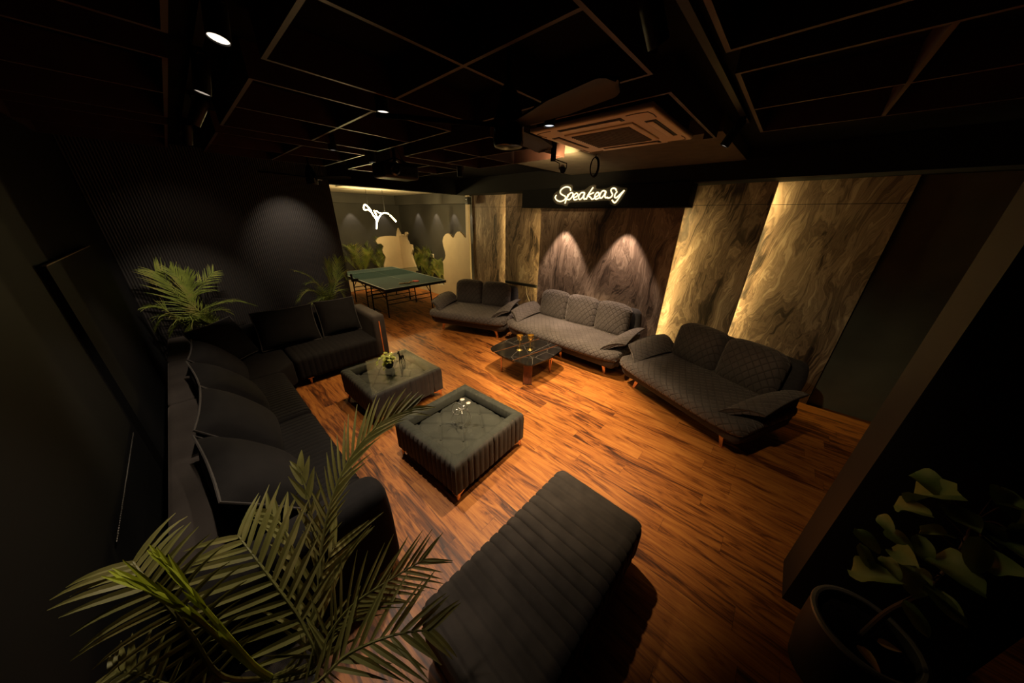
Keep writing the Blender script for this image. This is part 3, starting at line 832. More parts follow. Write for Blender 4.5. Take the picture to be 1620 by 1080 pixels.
def make_sofa(W, ncush, loc, rz, label, group=None):
    t = thing('sofa', label, 'sofa', loc, rz, group)
    hw = W/2
    # carcass, narrowing to the bottom
    def tap(p):
        k = (0.10-p.z)/0.20
        k = max(0, min(1, k)); f = 1-0.05*k**1.5
        yy = p.y + (0.07*k**1.5 if p.y < 0 else 0)
        return Vector((p.x*f, yy, p.z))
    bm = BM(); rbox(bm, (0, -0.02, 0.245), (W-0.10, 0.98, 0.19), 0.07, (14, 10, 6), taper=tap)
    obj('base', bm, M['fabric_plain'], t)
    # seat: one long cushion with a rolled front edge
    def crown(p, nn):
        if nn.z > 0.2:
            a = 1-min(1, abs(p.x)/(hw))**4; b_ = 1-min(1, abs(p.y)/0.5)**3
            return 0.022*max(0, a)*max(0, b_) + 0.004*math.sin(p.x*5.3+1)*math.sin(p.y*7)
        return 0
    def bow(p):
        if p.y < 0: return Vector((p.x, p.y+0.10*(abs(p.x)/hw)**5, p.z))
        return p
    bm = BM(); rbox(bm, (0, -0.08, 0.375), (W-0.06, 1.02, 0.15), 0.07, (22, 14, 5), disp=crown, taper=bow)
    seat = obj('seat_cushion', bm, M['fabric'], t)
    bm = BM()
    pp = []
    for i in range(25):
        x = -(hw-0.045)+(W-0.09)*i/24
        pp.append((x, -0.583+0.10*(abs(x)/hw)**5+0.010, 0.345))
    tube(bm, [(-(hw-0.035), -0.1, 0.345)]+pp+[((hw-0.035), -0.1, 0.345)], 0.007, 6); obj('piping', bm, M['piping'], seat)
    # back frame, with rounded shoulders
    bm = BM(); rbox(bm, (0, 0.50, 0.49), (W-0.24, 0.15, 0.74), 0.072, (12, 3, 12), taper=lambda p: Vector((p.x*(1-0.06*max(0, (p.z-0.12)/0.25)**2), p.y+0.08*max(0, p.z+0.1), p.z)))
    obj('back_frame', bm, M['fabric_plain'], t)
    # arms: an upright side with a folded collar pad that flares outward
    for s in (-1, 1):
        bm = BM(); rbox(bm, (s*(hw-0.15), 0.06, 0.345), (0.17, 0.78, 0.38), 0.05, (4, 8, 6)); arm = obj('armrest', bm, M['fabric_plain'], t)
        # collar: section swept from front to back
        secs = []
        ns = 14
        for i in range(ns+1):
            q = i/ns
            y_in, y_out = -0.50+0.80*q, -0.345+0.70*q
            e = math.sin(math.pi*min(1, q*1.05+0.02))
            lift = 0.035*math.sin(math.pi*q*0.9)+0.02*q
            fl = 1.0-0.10*q
            # inner low, up over the top, out to the tip, and back underneath
            sec = [(0.30, 0.455), (0.265, 0.505), (0.20, 0.555), (0.12, 0.592), (0.05, 0.605), (0.0, 0.600), (0.004, 0.585), (0.06, 0.565), (0.13, 0.535), (0.20, 0.485), (0.26, 0.44)]
            row = []
            for j, (dx, z) in enumerate(sec):
                f = dx/0.30
                yy = y_in*f + y_out*(1-f)
                zz = z + lift*(1 if j < 6 else 0.75) - (0.03*(1-q)**3)*(1-f)
                row.append(Vector((s*(hw-dx*fl), yy, zz)))
            secs.append(row)
        bm = BM()
        vs = [[bm.verts.new(p) for p in row] for row in secs]
        for i in range(ns):
            for j in range(len(vs[0])):
                k = (j+1) % len(vs[0]); bm.faces.new((vs[i][j], vs[i+1][j], vs[i+1][k], vs[i][k]))
        for row, ro in ((vs[0], 1), (vs[-1], -1)):
            cen = bm.verts.new(sum((v.co for v in row), Vector())/len(row))
            for j in range(len(row)):
                k = (j+1) % len(row); bm.faces.new((row[j], row[k], cen))
        pad = obj('arm_pad', bm, M['fabric'], arm, ang=50)
        bm = BM()
        edge = [secs[0][j] for j in range(0, 6)] + [secs[i][5] for i in range(1, ns+1)]
        tube(bm, edge, 0.006, 6); obj('piping', bm, M['piping'], arm)
    # back cushions
    iw = W-0.46; cw = iw/ncush
    for i in range(ncush):
        cx = -iw/2+cw*(i+0.5)
        def puff(p, nn, cw=cw):
            a = max(0, 1-(abs(p.x)/(cw/2))**2.5)*max(0, 1-(abs(p.z)/0.27)**2.5)
            return 0.045*a*(1 if nn.y < -0.3 else 0.2)
        def shp(p, i=i, cw=cw):
            top = max(0, (p.z-0.10)/0.17)
            x = p.x*(1-0.03*top*top)
            z = p.z-0.03*(abs(p.x)/(cw/2))**3*top
            if ncush < 3 or i in (0, ncush-1):
                sgn = -1 if i == 0 else 1
                o = p.x*sgn/(cw/2)
                if o > 0: z -= (0.045)*o**3*top
            return Vector((x, p.y, z))
        A = TR((cx, 0.335, 0.685), (R(-9), 0, R((0, 2, -2)[i % 3])))
        bm = BM(); rbox(bm, (0, 0, 0), (cw-0.008, 0.19, 0.53), 0.085, (12, 4, 12), disp=puff, taper=shp)
        c = obj('back_cushion', bm, M['fabric'], t)
        c.matrix_basis = A
        bm = BM()
    bm.free()
    lx = hw-0.285
    for x, y, s, a in ((-lx, -0.33, -1, R(10)), (lx, -0.33, 1, R(-10)), (-lx, 0.36, -1, R(-10)), (lx, 0.36, 1, R(10))):
        bm = BM(); sofa_leg(bm, x, y, s, a); obj('leg', bm, M['rose'], t, False)
    if ncush > 2:
        bm = BM(); sofa_leg(bm, 0.03, -0.33, 1, 0); obj('leg', bm, M['rose'], t, False)
    return t
make_sofa(2.22, 3, (-2.43, 4.20, 0), 0, 'long charcoal quilted sofa with three back cushions, under the glowing sign')
love = make_sofa(1.72, 2, (-4.467, 3.80, 0), R(22.7), 'charcoal quilted loveseat beside the ping pong table', 'charcoal loveseats flanking the long sofa')
copy_tree(love, (-0.372, 3.85, 0), R(-24.1), 'dark charcoal quilted loveseat in front of the golden stone panels', 'charcoal loveseats flanking the long sofa')

# ================================================================== SECTIONAL SOFA (left)
t = thing('sectional_sofa', 'black L-shaped channel-tufted sectional sofa along the left and far walls', 'sofa', (-4.0, 0.2, 0))
V = M['velvet']
def seat_block(lo, hi, axis, pitch):
    bm = BM(); c = [(a+b)/2 for a, b in zip(lo, hi)]; s = [b-a for a, b in zip(lo, hi)]
    n = [8, 8, 5]; n[axis] = int(s[axis]/pitch*6)
    def puff(p, nn): return channels(axis, pitch, 0.015)(p, nn) + (0.014*(1-(2*p.x/s[0])**4)*(1-(2*p.y/s[1])**4) if nn.z > 0.5 else 0)
    rbox(bm, c, s, 0.055, n, disp=puff)
    wpart('seat', bm, V, t, ang=60)
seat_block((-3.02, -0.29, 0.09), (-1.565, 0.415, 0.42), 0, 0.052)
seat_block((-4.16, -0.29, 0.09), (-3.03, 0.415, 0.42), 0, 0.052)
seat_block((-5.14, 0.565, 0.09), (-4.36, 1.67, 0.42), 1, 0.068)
bm = BM()
prism(bm, [Vector(p) for p in ((-5.14, -0.29, 0.09), (-4.17, -0.29, 0.09), (-4.17, 0.36, 0.09), (-4.36, 0.555, 0.09), (-5.14, 0.555, 0.09))], (0, 0, 0.325))
bmesh.ops.bevel(bm, geom=bm.edges[:], offset=0.035, segments=3, affect='EDGES', profile=0.5)
wpart('corner_seat', bm, V, t)
def slab(name, lo, hi, r, mat, n=(8, 8, 8)):
    bm = BM(); c = [(a+b)/2 for a, b in zip(lo, hi)]; s = [b-a for a, b in zip(lo, hi)]
    rbox(bm, c, s, r, n); return wpart(name, bm, mat, t)
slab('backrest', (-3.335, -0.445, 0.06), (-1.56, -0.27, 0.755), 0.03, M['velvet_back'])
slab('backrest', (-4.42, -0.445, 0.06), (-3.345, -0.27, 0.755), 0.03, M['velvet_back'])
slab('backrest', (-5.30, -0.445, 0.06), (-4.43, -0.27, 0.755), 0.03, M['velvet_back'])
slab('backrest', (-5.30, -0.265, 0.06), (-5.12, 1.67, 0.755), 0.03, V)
# arms
bm = BM(); rbox(bm, (-4.865, 1.765, 0.405), (0.88, 0.185, 0.70), 0.035, (6, 4, 6)); a1 = wpart('armrest', bm, M['velvet_back'], t)
bm = BM(); box(bm, (-4.432, 1.752, 0.13), (-4.421, 1.766, 0.66)); wpart('metal_strip', bm, M['rose'], a1, False)
def arm_round(p):
    return Vector((p.x, p.y - 0.02*max(0, p.z/0.35)**2*(1 if p.y > 0 else 0), p.z))
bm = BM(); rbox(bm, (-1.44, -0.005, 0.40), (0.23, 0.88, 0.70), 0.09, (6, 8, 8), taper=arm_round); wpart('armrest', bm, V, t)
for x, y in ((-1.42, 0.36), (-3.02, 0.36), (-4.42, 0.70), (-4.45, 1.75), (-1.42, -0.40), (-5.22, -0.36), (-5.22, 1.70)):
    bm = BM(); lathe(bm, [(0.014, 0), (0.022, 0.10)], c=(x, y, 0), seg=12); bm2 = None
    box(bm, (x-0.035, y-0.035, 0.088), (x+0.035, y+0.035, 0.10))
    wpart('leg', bm, M['rose'], t)

def throw(x, y, z, w_, h_, th, yaw, lean, label):
    A = Matrix.Rotation(R(yaw), 4, 'Z') @ Matrix.Rotation(R(lean), 4, 'X')
    c = thing('throw_cushion', label, 'cushion', (x, y, z), 0, 'dark cushions on the sectional sofa')
    bm = BM(); pillow(bm, w_, h_, th, A, 14)
    obj('cover', bm, M['velvet'], c)
    bm = BM(); pts = []
    n = 14
    for i in range(4*n):
        q, k = i//n, (i % n)/n*2-1
        u, v = ((k, -1), (1, k), (-k, 1), (-1, -k))[q]
        pts.append(A @ Vector((u*w_/2*(1-0.055*(1-v*v)*abs(u)**3), 0, v*h_/2*(1-0.055*(1-u*u)*abs(v)**3))))
    tube(bm, pts, 0.007, 6, closed=True); obj('piping', bm, M['piping'], c)
    return c
throw(-2.02, -0.06, 0.690, 0.72, 0.62, 0.25, 5, 38, 'dark throw cushion nearest the front palm, lowest in the left row')
throw(-2.75, -0.07, 0.690, 0.68, 0.60, 0.25, -5, 36, 'dark throw cushion second in the left row, counting from the front palm')
throw(-3.455, -0.07, 0.690, 0.65, 0.60, 0.25, 5, 36, 'dark throw cushion third in the left row, counting from the front palm')
throw(-4.13, -0.08, 0.685, 0.64, 0.58, 0.24, -4, 34, 'dark throw cushion last in the left row, beside the corner cushion')
throw(-4.86, 0.02, 0.69, 0.62, 0.54, 0.22, -45, 24, 'dark throw cushion leaning across the corner of the sectional sofa')
throw(-4.99, 0.70, 0.69, 0.72, 0.54, 0.22, 88, -18, 'wide dark throw cushion between the corner cushion and the one by the armrest')
throw(-4.99, 1.375, 0.695, 0.56, 0.55, 0.22, 88, -16, 'dark square throw cushion next to the far armrest with the metal strip')

# ================================================================== OTTOMANS WITH GLASS TOPS
def make_ottoman(loc, rz, w_, d_, label):
    t = thing('ottoman_table', label, 'ottoman table', loc, rz, 'square glass-topped velvet ottomans')
    hw, hd = w_/2, d_/2
    z0, z1, rim, deep = 0.10, 0.415, 0.10, 0.085
    pitch = 0.062
    # outer body: side walls with vertical channels
    bm = BM()
    def wall_pts(n_side):
        P = []
        for q in range(4):
            for i in range(n_side):
                k = i/n_side*2-1
                P.append(((k*hw, -hd, 0, -1, k*hw), (hw, k*hd, 1, 0, k*hd), (-k*hw, hd, 0, 1, k*hw), (-hw, -k*hd, -1, 0, k*hd))[q])
        return P
    ns = 84
    ring = wall_pts(ns)
    prof = [(-0.03, z0), (0.0, z0+0.01), (0.0, z0+0.1), (0.0, z1-0.06), (-0.004, z1-0.025), (-0.014, z1-0.008), (-0.03, z1), (-0.06, z1+0.003), (-rim+0.014, z1), (-rim+0.003, z1-0.008), (-rim, z1-deep)]
    rows = []
    for off, z in prof:
        row = []
        for (x, y, nx, ny, s) in ring:
            ch = 0.012*(1-abs(math.sin(math.pi*s/pitch)))**4
            inner = off < -0.012
            fx, fy = (hw+off)/hw, (hd+off)/hd
            px_, py_ = x*fx, y*fy
            if not inner: px_ -= nx*ch; py_ -= ny*ch
            zz = z - (ch*0.45 if (inner and z > z1-0.012) else 0)
            row.append(bm.verts.new((px_, py_, zz)))
        rows.append(row)
    for a, b_ in zip(rows, rows[1:]):
        for k in range(len(a)):
            l = (k+1) % len(a); bm.faces.new((a[k], a[l], b_[l], b_[k]))
    bm.faces.new(rows[0])
    obj('body', bm, M['otto'], t, ang=60)
    # tufted floor of the tray
    n = 72; bm = BM(); g = []
    W2, D2 = hw-rim+0.004, hd-rim+0.004
    for i in range(n+1):
        row = []
        for j in range(n+1):
            x, y = -W2+2*W2*i/n, -D2+2*D2*j/n
            a = (x*0.75+y)/0.25; b_ = (x*0.75-y)/0.25
            da, db = abs(a-round(a)), abs(b_-round(b_))
            z = z1-deep-0.012 - 0.014*math.exp(-(min(da, db)/0.055)**2) - 0.012*math.exp(-((da*da+db*db)/0.012))
            row.append(bm.verts.new((x, y, z)))
        g.append(row)
    for i in range(n):
        for j in range(n): bm.faces.new((g[i][j], g[i+1][j], g[i+1][j+1], g[i][j+1]))
    tray = obj('tufted_tray', bm, M['otto'], t, ang=60)
    bm = BM()
    for i in range(-6, 7):
        for j in range(-6, 7):
            x, y = (i+j)*0.125/0.75, (i-j)*0.125
            if abs(x) < W2-0.03 and abs(y) < D2-0.03:
                bmesh.ops.create_icosphere(bm, subdivisions=1, radius=0.009, matrix=Matrix.Translation((x, y, z1-deep-0.028)) @ Matrix.Scale(0.5, 4, (0, 0, 1)))
    obj('tuft_button', bm, M['otto'], tray)
    bm = BM(); box(bm, (-hw+0.012, -hd+0.012, z1+0.004), (hw-0.012, hd-0.012, z1+0.012), 0.003); obj('glass_top', bm, M['glass'], t, False)
    for sx in (-1, 1):
        for sy in (-1, 1):
            bm = BM()
            for dx, dy in ((0.10, 0.012), (0.012, 0.10)):
                x0, y0 = sx*(hw-0.02), sy*(hd-0.02)
                poly = [(0, 0), (0.10, 0.088), (0.10, 0.102), (0, 0.102)] if dx > dy else None
                if dx > dy: prism(bm, [Vector((x0-sx*a, y0, b_)) for a, b_ in ((0, 0), (0.022, 0), (0.035, 0.06), (0.12, 0.092), (0.12, 0.102), (0, 0.102))], (0, -sy*0.01, 0))
                else: prism(bm, [Vector((x0, y0-sy*a, b_)) for a, b_ in ((0, 0), (0.022, 0), (0.035, 0.06), (0.12, 0.092), (0.12, 0.102), (0, 0.102))], (-sx*0.01, 0, 0))
            obj('leg', bm, M['rose'], t, False)
    return t
OT1 = (-1.885, 1.365, 0); OT2 = (-3.265, 1.35, 0)
o1 = make_ottoman(OT1, R(3.5), 0.87, 0.90, 'square grey-green velvet ottoman with glass top and the wire candle holder on it')
copy_tree(o1, OT2, R(1.5), 'square grey-green velvet ottoman with glass top and the small potted plant on it', 'square glass-topped velvet ottomans')
OZ = 0.4275

# bench
t = thing('bench', 'long dark bench with cross channels in the foreground', 'bench', (-0.525, 0.905, 0), R(-1.0))
def bench_puff(p, nn): return channels(1, 0.0735, 0.013)(p, nn) + (0.008 if nn.z > 0.5 else 0)
bm = BM(); rbox(bm, (0, 0, 0.26), (0.665, 1.26, 0.30), 0.065, (10, 170, 6), disp=bench_puff); obj('seat', bm, M['bench'], t, ang=60)
bm = BM(); box(bm, (-0.29, -0.58, 0.085), (0.29, 0.58, 0.13), 0.01); obj('base', bm, M['blackmetal'], t)
for sx in (-1, 1):
    for sy in (-1, 1):
        bm = BM(); lathe(bm, [(0.015, 0), (0.026, 0.10)], c=(sx*0.26, sy*0.53, 0), seg=12); obj('leg', bm, M['blackmetal'], t)

# ================================================================== MARBLE COFFEE TABLE
CT = (-2.50, 3.085, 0)
t = thing('coffee_table', 'low black marble coffee table with copper inlay lines', 'coffee table', CT)
def rsq(h, r, n=8):
    P = []
    for cx, cy, a0 in ((h-r, h-r, 0), (-h+r, h-r, 90), (-h+r, -h+r, 180), (h-r, -h+r, 270)):
        for i in range(n+1):
            a = R(a0+90*i/n); P.append(Vector((cx+r*math.cos(a), cy+r*math.sin(a), 0)))
    # sides bow outward a little
    Q = []
    for i, p in enumerate(P):
        Q.append(p)
        q = P[(i+1) % len(P)]
        if (q-p).length > 0.2:
            for k in range(1, 8):
                f = k/8; m = p.lerp(q, f); d = m.normalized(); Q.append(m+Vector((d.x if abs(m.x) > abs(m.y) else 0, d.y if abs(m.y) > abs(m.x) else 0, 0))*0.03*math.sin(math.pi*f))
    return Q
bm = BM(); prism(bm, [p+Vector((0, 0, 0.362)) for p in rsq(0.415, 0.12)], (0, 0, 0.022))
bmesh.ops.bevel(bm, geom=[e for e in bm.edges if abs(e.verts[0].co.z-e.verts[1].co.z) < 1e-4], offset=0.004, segments=2, affect='EDGES')
top = obj('tabletop', bm, M['marble'], t)
def inlay(pa, pb, wd, mat):
    a = PZ(*pa, 0.384)-Vector(CT); b_ = PZ(*pb, 0.384)-Vector(CT)
    d = (b_-a).normalized(); s = Vector((-d.y, d.x, 0))*wd/2
    bm = BM(); prism(bm, [a+s, b_+s, b_-s, a-s], (0, 0, 0.0012)); obj('inlay', bm, mat, top, False)
inlay((781, 557), (853, 536), 0.020, M['copper'])
inlay((811, 570), (881, 546.5), 0.020, M['copper'])
inlay((838, 559), (872, 543), 0.008, M['piping'])
inlay((812, 541.5), (833, 530), 0.006, M['piping'])
def slat_leg(x, y, ang):
    bm = BM(); A = Matrix.Translation((x, y, 0)) @ Matrix.Rotation(ang, 4, 'Z')
    box(bm, (-0.062, -0.03, 0.006), (0.062, 0.03, 0.362), 0.003, A)
    lg = obj('leg', bm, M['slat'], t)
    bm = BM()
    for i in range(8):
        xx = -0.055+0.11*i/7; tube(bm, [A @ Vector((xx, -0.031, 0.012)), A @ Vector((xx, -0.031, 0.358))], 0.0058, 8)
    obj('slats', bm, M['slat'], lg)
    bm = BM(); box(bm, (-0.064, -0.034, 0), (0.064, 0.034, 0.010), 0.002, A); obj('foot_plate', bm, M['blackmetal'], lg)
slat_leg(0.265, -0.275, R(42)); slat_leg(-0.265, 0.275, R(222))
def hairpin(x, y, ang):
    bm = BM(); A = Matrix.Translation((x, y, 0)) @ Matrix.Rotation(ang, 4, 'Z')
    tube(bm, [A @ p for p in catmull([Vector((-0.115, 0, 0.362)), Vector((-0.075, 0, 0.18)), Vector((-0.042, 0, 0.03)), Vector((-0.025, 0, 0.010)), Vector((0, 0, 0.009)), Vector((0.025, 0, 0.010)), Vector((0.042, 0, 0.03)), Vector((0.075, 0, 0.18)), Vector((0.115, 0, 0.362))], 4)], 0.009, 8)
    obj('hairpin_leg', bm, M['copper'], t)
hairpin(-0.275, -0.255, R(-45)); hairpin(0.275, 0.255, R(-45))

def goblet(px, py, label):
    p = PZ(px, py, 0.3852); p.z = 0.3855
    t = thing('goblet', label, 'goblet', p, 0, 'gold goblets on the marble table')
    bm = BM(); lathe(bm, [(0, 0), (0.042, 0), (0.043, 0.004), (0.030, 0.010), (0.010, 0.020), (0.006, 0.035), (0.005, 0.10), (0.007, 0.112), (0.005, 0.125), (0.007, 0.15), (0, 0.15)], seg=24); obj('stem', bm, M['gold'], t)
    bm = BM(); n = 8
    prof = [(0.004, 0.148), (0.020, 0.152), (0.036, 0.172), (0.043, 0.20), (0.045, 0.225), (0.049, 0.238), (0.047, 0.238), (0.042, 0.222), (0.038, 0.19), (0.02, 0.165), (0, 0.162)]
    lathe(bm, prof, seg=24)
    for v in bm.verts:
        a = math.atan2(v.co.y, v.co.x); k = 1+0.05*math.cos(a*12)*(1 if v.co.z > 0.16 else 0)
        v.co.x *= k; v.co.y *= k
    obj('bowl', bm, M['gold'], t)
goblet(822, 553.5, 'gold goblet standing nearer the left edge of the marble table')
goblet(838.5, 553, 'gold goblet with its rim rising higher, nearer the long sofa')

# ================================================================== THINGS ON THE OTTOMANS
p = PZ(616, 581, OZ)
t = thing('potted_plant', 'small trailing yellow-green plant in a shiny black pot on the far ottoman', 'plant', (p.x, p.y, OZ))
bm = BM(); lathe(bm, [(0, 0), (0.036, 0), (0.050, 0.02), (0.058, 0.06), (0.056, 0.095), (0.050, 0.115), (0.046, 0.115), (0.05, 0.09), (0, 0.09)], seg=32); obj('pot', bm, M['blackgloss'], t)
rr = random.Random(3)
def heart_leaf(bm, base, d, size, nrm, wr=0.75, curl=0.25):
    d = d.normalized(); nrm = (nrm-d*nrm.dot(d)).normalized(); s = d.cross(nrm)
    prof = [(0, 0.0), (0.10, 0.36), (0.28, 0.5), (0.5, 0.45), (0.75, 0.26), (0.92, 0.09), (1.0, 0.0)]
    L = []
    for u, w_ in prof:
        c = base+d*u*size-nrm*curl*size*u*u
        L.append([bm.verts.new(c-s*w_*size*wr+nrm*w_*size*0.22), bm.verts.new(c), bm.verts.new(c+s*w_*size*wr+nrm*w_*size*0.22)])
    for a, b_ in zip(L, L[1:]):
        for j in (0, 1):
            try: bm.faces.new((a[j], b_[j], b_[j+1], a[j+1]))
            except ValueError: pass
bmf = BM(); bms = BM()
for i in range(34):
    a = rr.uniform(0, 2*math.pi); rad = rr.uniform(0.02, 0.085); z = 0.115+rr.uniform(0.0, 0.085)-(0.02 if rad > 0.07 else 0)
    b_ = Vector((math.cos(a)*rad, math.sin(a)*rad, z))
    tube(bms, [Vector((math.cos(a)*0.01, math.sin(a)*0.01, 0.10)), Vector((b_.x*0.6, b_.y*0.6, z+0.01)), b_], 0.0018, 5)
    heart_leaf(bmf, b_, Vector((math.cos(a+rr.uniform(-.6, .6)), math.sin(a+rr.uniform(-.6, .6)), rr.uniform(-0.5, 0.4))), rr.uniform(0.035, 0.055), Vector((0.1, -0.2, 1)))
for k, dirn in enumerate((Vector((-0.75, -0.65, 0)), Vector((0.3, -0.5, 0)))):
    pts = catmull([Vector((0, 0, 0.11)), dirn*0.07+Vector((0, 0, 0.13)), dirn*0.125+Vector((0, 0, 0.09)), dirn*0.14+Vector((0, 0, 0.03))], 5)
    tube(bms, pts, 0.002, 5)
    for i in range(5, len(pts), 3): heart_leaf(bmf, pts[i], dirn+Vector((rr.uniform(-.5, .5), rr.uniform(-.5, .5), -0.6)), 0.042, Vector((0.1, -0.3, 1)))
obj('foliage', bmf, M['pothos'], t); obj('stems', bms, M['stem'], t)

# slim black animal figurine
p = PZ(636, 574, OZ)
t = thing('figurine', 'slim black four-legged figurine beside the small potted plant', 'figurine', (p.x, p.y, OZ), R(-60))
bm = BM()
body = [(-0.035, 0, 0.085), (-0.01, 0, 0.092), (0.02, 0, 0.10), (0.032, 0, 0.125), (0.036, 0, 0.160), (0.040, 0, 0.178)]
tube(bm, catmull(body, 5), lambda q: 0.016*(1-0.62*max(0, (q-0.35))/0.65) if q > 0.0 else 0.014, 10)
tube(bm, [(0.036, 0, 0.178), (0.060, 0, 0.170), (0.072, 0, 0.164)], lambda q: 0.0085-0.004*q, 8)
for sy in (-1, 1):
    tube(bm, [(0.038, sy*0.006, 0.182), (0.032, sy*0.012, 0.200)], lambda q: 0.004*(1-0.8*q), 6)
    tube(bm, catmull([(0.022, sy*0.010, 0.095), (0.028, sy*0.013, 0.05), (0.026, sy*0.014, 0.0)], 4), lambda q: 0.007-0.003*q, 7)
    tube(bm, catmull([(-0.032, sy*0.010, 0.085), (-0.026, sy*0.013, 0.052), (-0.042, sy*0.014, 0.03), (-0.040, sy*0.014, 0.0)], 4), lambda q: 0.008-0.004*q, 7)
tube(bm, catmull([(-0.045, 0, 0.088), (-0.058, 0, 0.075), (-0.060, 0, 0.055)], 4), 0.003, 6)
obj('body', bm, M['blackgloss'], t)

# silver wire candle holder
p = PZ(731, 660, OZ)
t = thing('candle_holder', 'twisted silver wire candle holder with two small cups on the near ottoman', 'candle holder', (p.x, p.y, OZ), R(20))
bm = BM()
for k in range(5):
    a = 2*math.pi*k/5+0.3
    rr_ = 0.105 if k % 2 else 0.085
    tube(bm, catmull([Vector((math.cos(a)*0.012, math.sin(a)*0.012, 0.085)), Vector((math.cos(a)*0.05, math.sin(a)*0.05, 0.085+0.02*(k % 2))), Vector((math.cos(a)*rr_*0.9, math.sin(a)*rr_*0.9, 0.045)), Vector((math.cos(a)*rr_, math.sin(a)*rr_, 0.004))], 6), 0.0045, 8)
obj('foot_wires', bm, M['silver'], t)
bm = BM()
tube(bm, catmull([Vector((0.0, 0, 0.085)), Vector((-0.02, 0.02, 0.11)), Vector((-0.02, 0.035, 0.14)), Vector((-0.005, 0.03, 0.165))], 5), 0.0045, 8)
tube(bm, catmull([Vector((0.0, 0, 0.085)), Vector((0.03, 0.01, 0.10)), Vector((0.055, 0.025, 0.125)), Vector((0.06, 0.03, 0.145))], 5), 0.0045, 8)
tube(bm, catmull([Vector((math.cos(a)*0.06-0.045, math.sin(a)*0.025, 0.085+math.sin(a)*0.05)) for a in [2*math.pi*i/10 for i in range(10)]], 3, closed=True), 0.004, 8, closed=True)
obj('branch_wires', bm, M['silver'], t)
for c in ((-0.005, 0.03, 0.165), (0.06, 0.03, 0.145)):
    bm = BM(); lathe(bm, [(0, 0), (0.010, 0.0), (0.022, 0.010), (0.024, 0.022), (0.022, 0.022), (0.018, 0.010), (0, 0.008)], c=c, seg=20)
    cup = obj('cup', bm, M['silver'], t)
    bm = BM(); lathe(bm, [(0, 0.016), (0.018, 0.016), (0.018, 0.010)], c=c, seg=16); obj('wax', bm, M['white_plastic'], cup)

# ================================================================== GAMES ROOM
# ping pong table: x from -5.945 (near end) to -8.685, y from 2.60 to 4.125
t = thing('ping_pong_table', 'green ping pong table with white lines and black folding legs', 'ping pong table', (-7.315, 3.3625, 0))
for s in (-1, 1):
    bm = BM(); box(bm, (s*0.004 if s > 0 else -1.37, -0.7625, 0.738), (1.37 if s > 0 else -0.004, 0.7625, 0.760), 0.002)
    half = obj('tabletop', bm, M['ttop'], t, False)
    bm = BM(); z0, z1 = 0.7600, 0.7608
    xa, xb = (0.004, 1.37) if s > 0 else (-1.37, -0.004)
    box(bm, (xa, -0.7625, z0), (xb, -0.7425, z1)); box(bm, (xa, 0.7425, z0), (xb, 0.7625, z1))
    box(bm, (xa, -0.0015, z0), (xb, 0.0015, z1))
    e = xb-0.02 if s > 0 else xa; box(bm, (e, -0.7425, z0), (e+0.02, 0.7425, z1))
    obj('white_lines', bm, M['white'], half, False)
    bm = BM(); xe = s*1.355
    box(bm, (min(xa, xb), -0.757, 0.698), (max(xa, xb), -0.737, 0.738)); box(bm, (min(xa, xb), 0.737, 0.698), (max(xa, xb), 0.757, 0.738))
    box(bm, (xe-0.01, -0.737, 0.698), (xe+0.01, 0.737, 0.738)); obj('apron', bm, M['blackmetal'], t, False)
    for xl in (0.93, 0.16):
        for sy in (-1, 1):
            bm = BM(); x = s*xl
            tube(bm, [(x, sy*0.56, 0.70), (x+s*(0.02 if xl > .5 else 0), sy*0.58, 0.06 if xl < .5 else 0.0)], 0.016, 8)
            lg = obj('leg', bm, M['blackmetal'], t)
            if xl < .5:
                bm = BM(); lathe(bm, [(0, -0.012), (0.03, -0.012), (0.03, 0.012), (0, 0.012)], c=(x, sy*0.58, 0.03), seg=16, ax=Matrix.Rotation(R(90), 4, 'X')); obj('caster', bm, M['blackmetal'], lg)
        bm = BM(); tube(bm, [(s*xl, -0.57, 0.40), (s*xl, 0.57, 0.40)], 0.012, 8); tube(bm, [(s*xl, -0.57, 0.30), (s*xl, 0.57, 0.30)], 0.010, 8); obj('crossbar', bm, M['blackmetal'], t)
    bm = BM()
    for sy in (-1, 1):
        tube(bm, [(s*0.16, sy*0.575, 0.06), (s*0.52, sy*0.575, 0.06)], 0.011, 6)
        tube(bm, [(s*0.93, sy*0.565, 0.42), (s*0.52, sy*0.60, 0.69)], 0.010, 6)
        tube(bm, [(s*0.16, sy*0.57, 0.52), (s*0.55, sy*0.60, 0.70)], 0.010, 6)
    obj('brace', bm, M['blackmetal'], t)
for sy in (-1, 1):
    bm = BM(); box(bm, (-0.022, sy*0.765 if sy > 0 else -0.915, 0.735), (0.022, 0.915 if sy > 0 else -0.765, 0.80), 0.006); box(bm, (-0.02, sy*0.90-0.018, 0.75), (0.02, sy*0.90+0.018, 0.92), 0.006)
    obj('net_post', bm, M['blackmetal'], t)
bm = BM(); box(bm, (-0.004, -0.89, 0.765), (0.004, 0.89, 0.905)); nt_ = obj('net', bm, M['net'], t, False)
bm = BM(); box(bm, (-0.007, -0.89, 0.900), (0.007, 0.89, 0.914)); obj('net_tape', bm, M['net'], nt_, False)

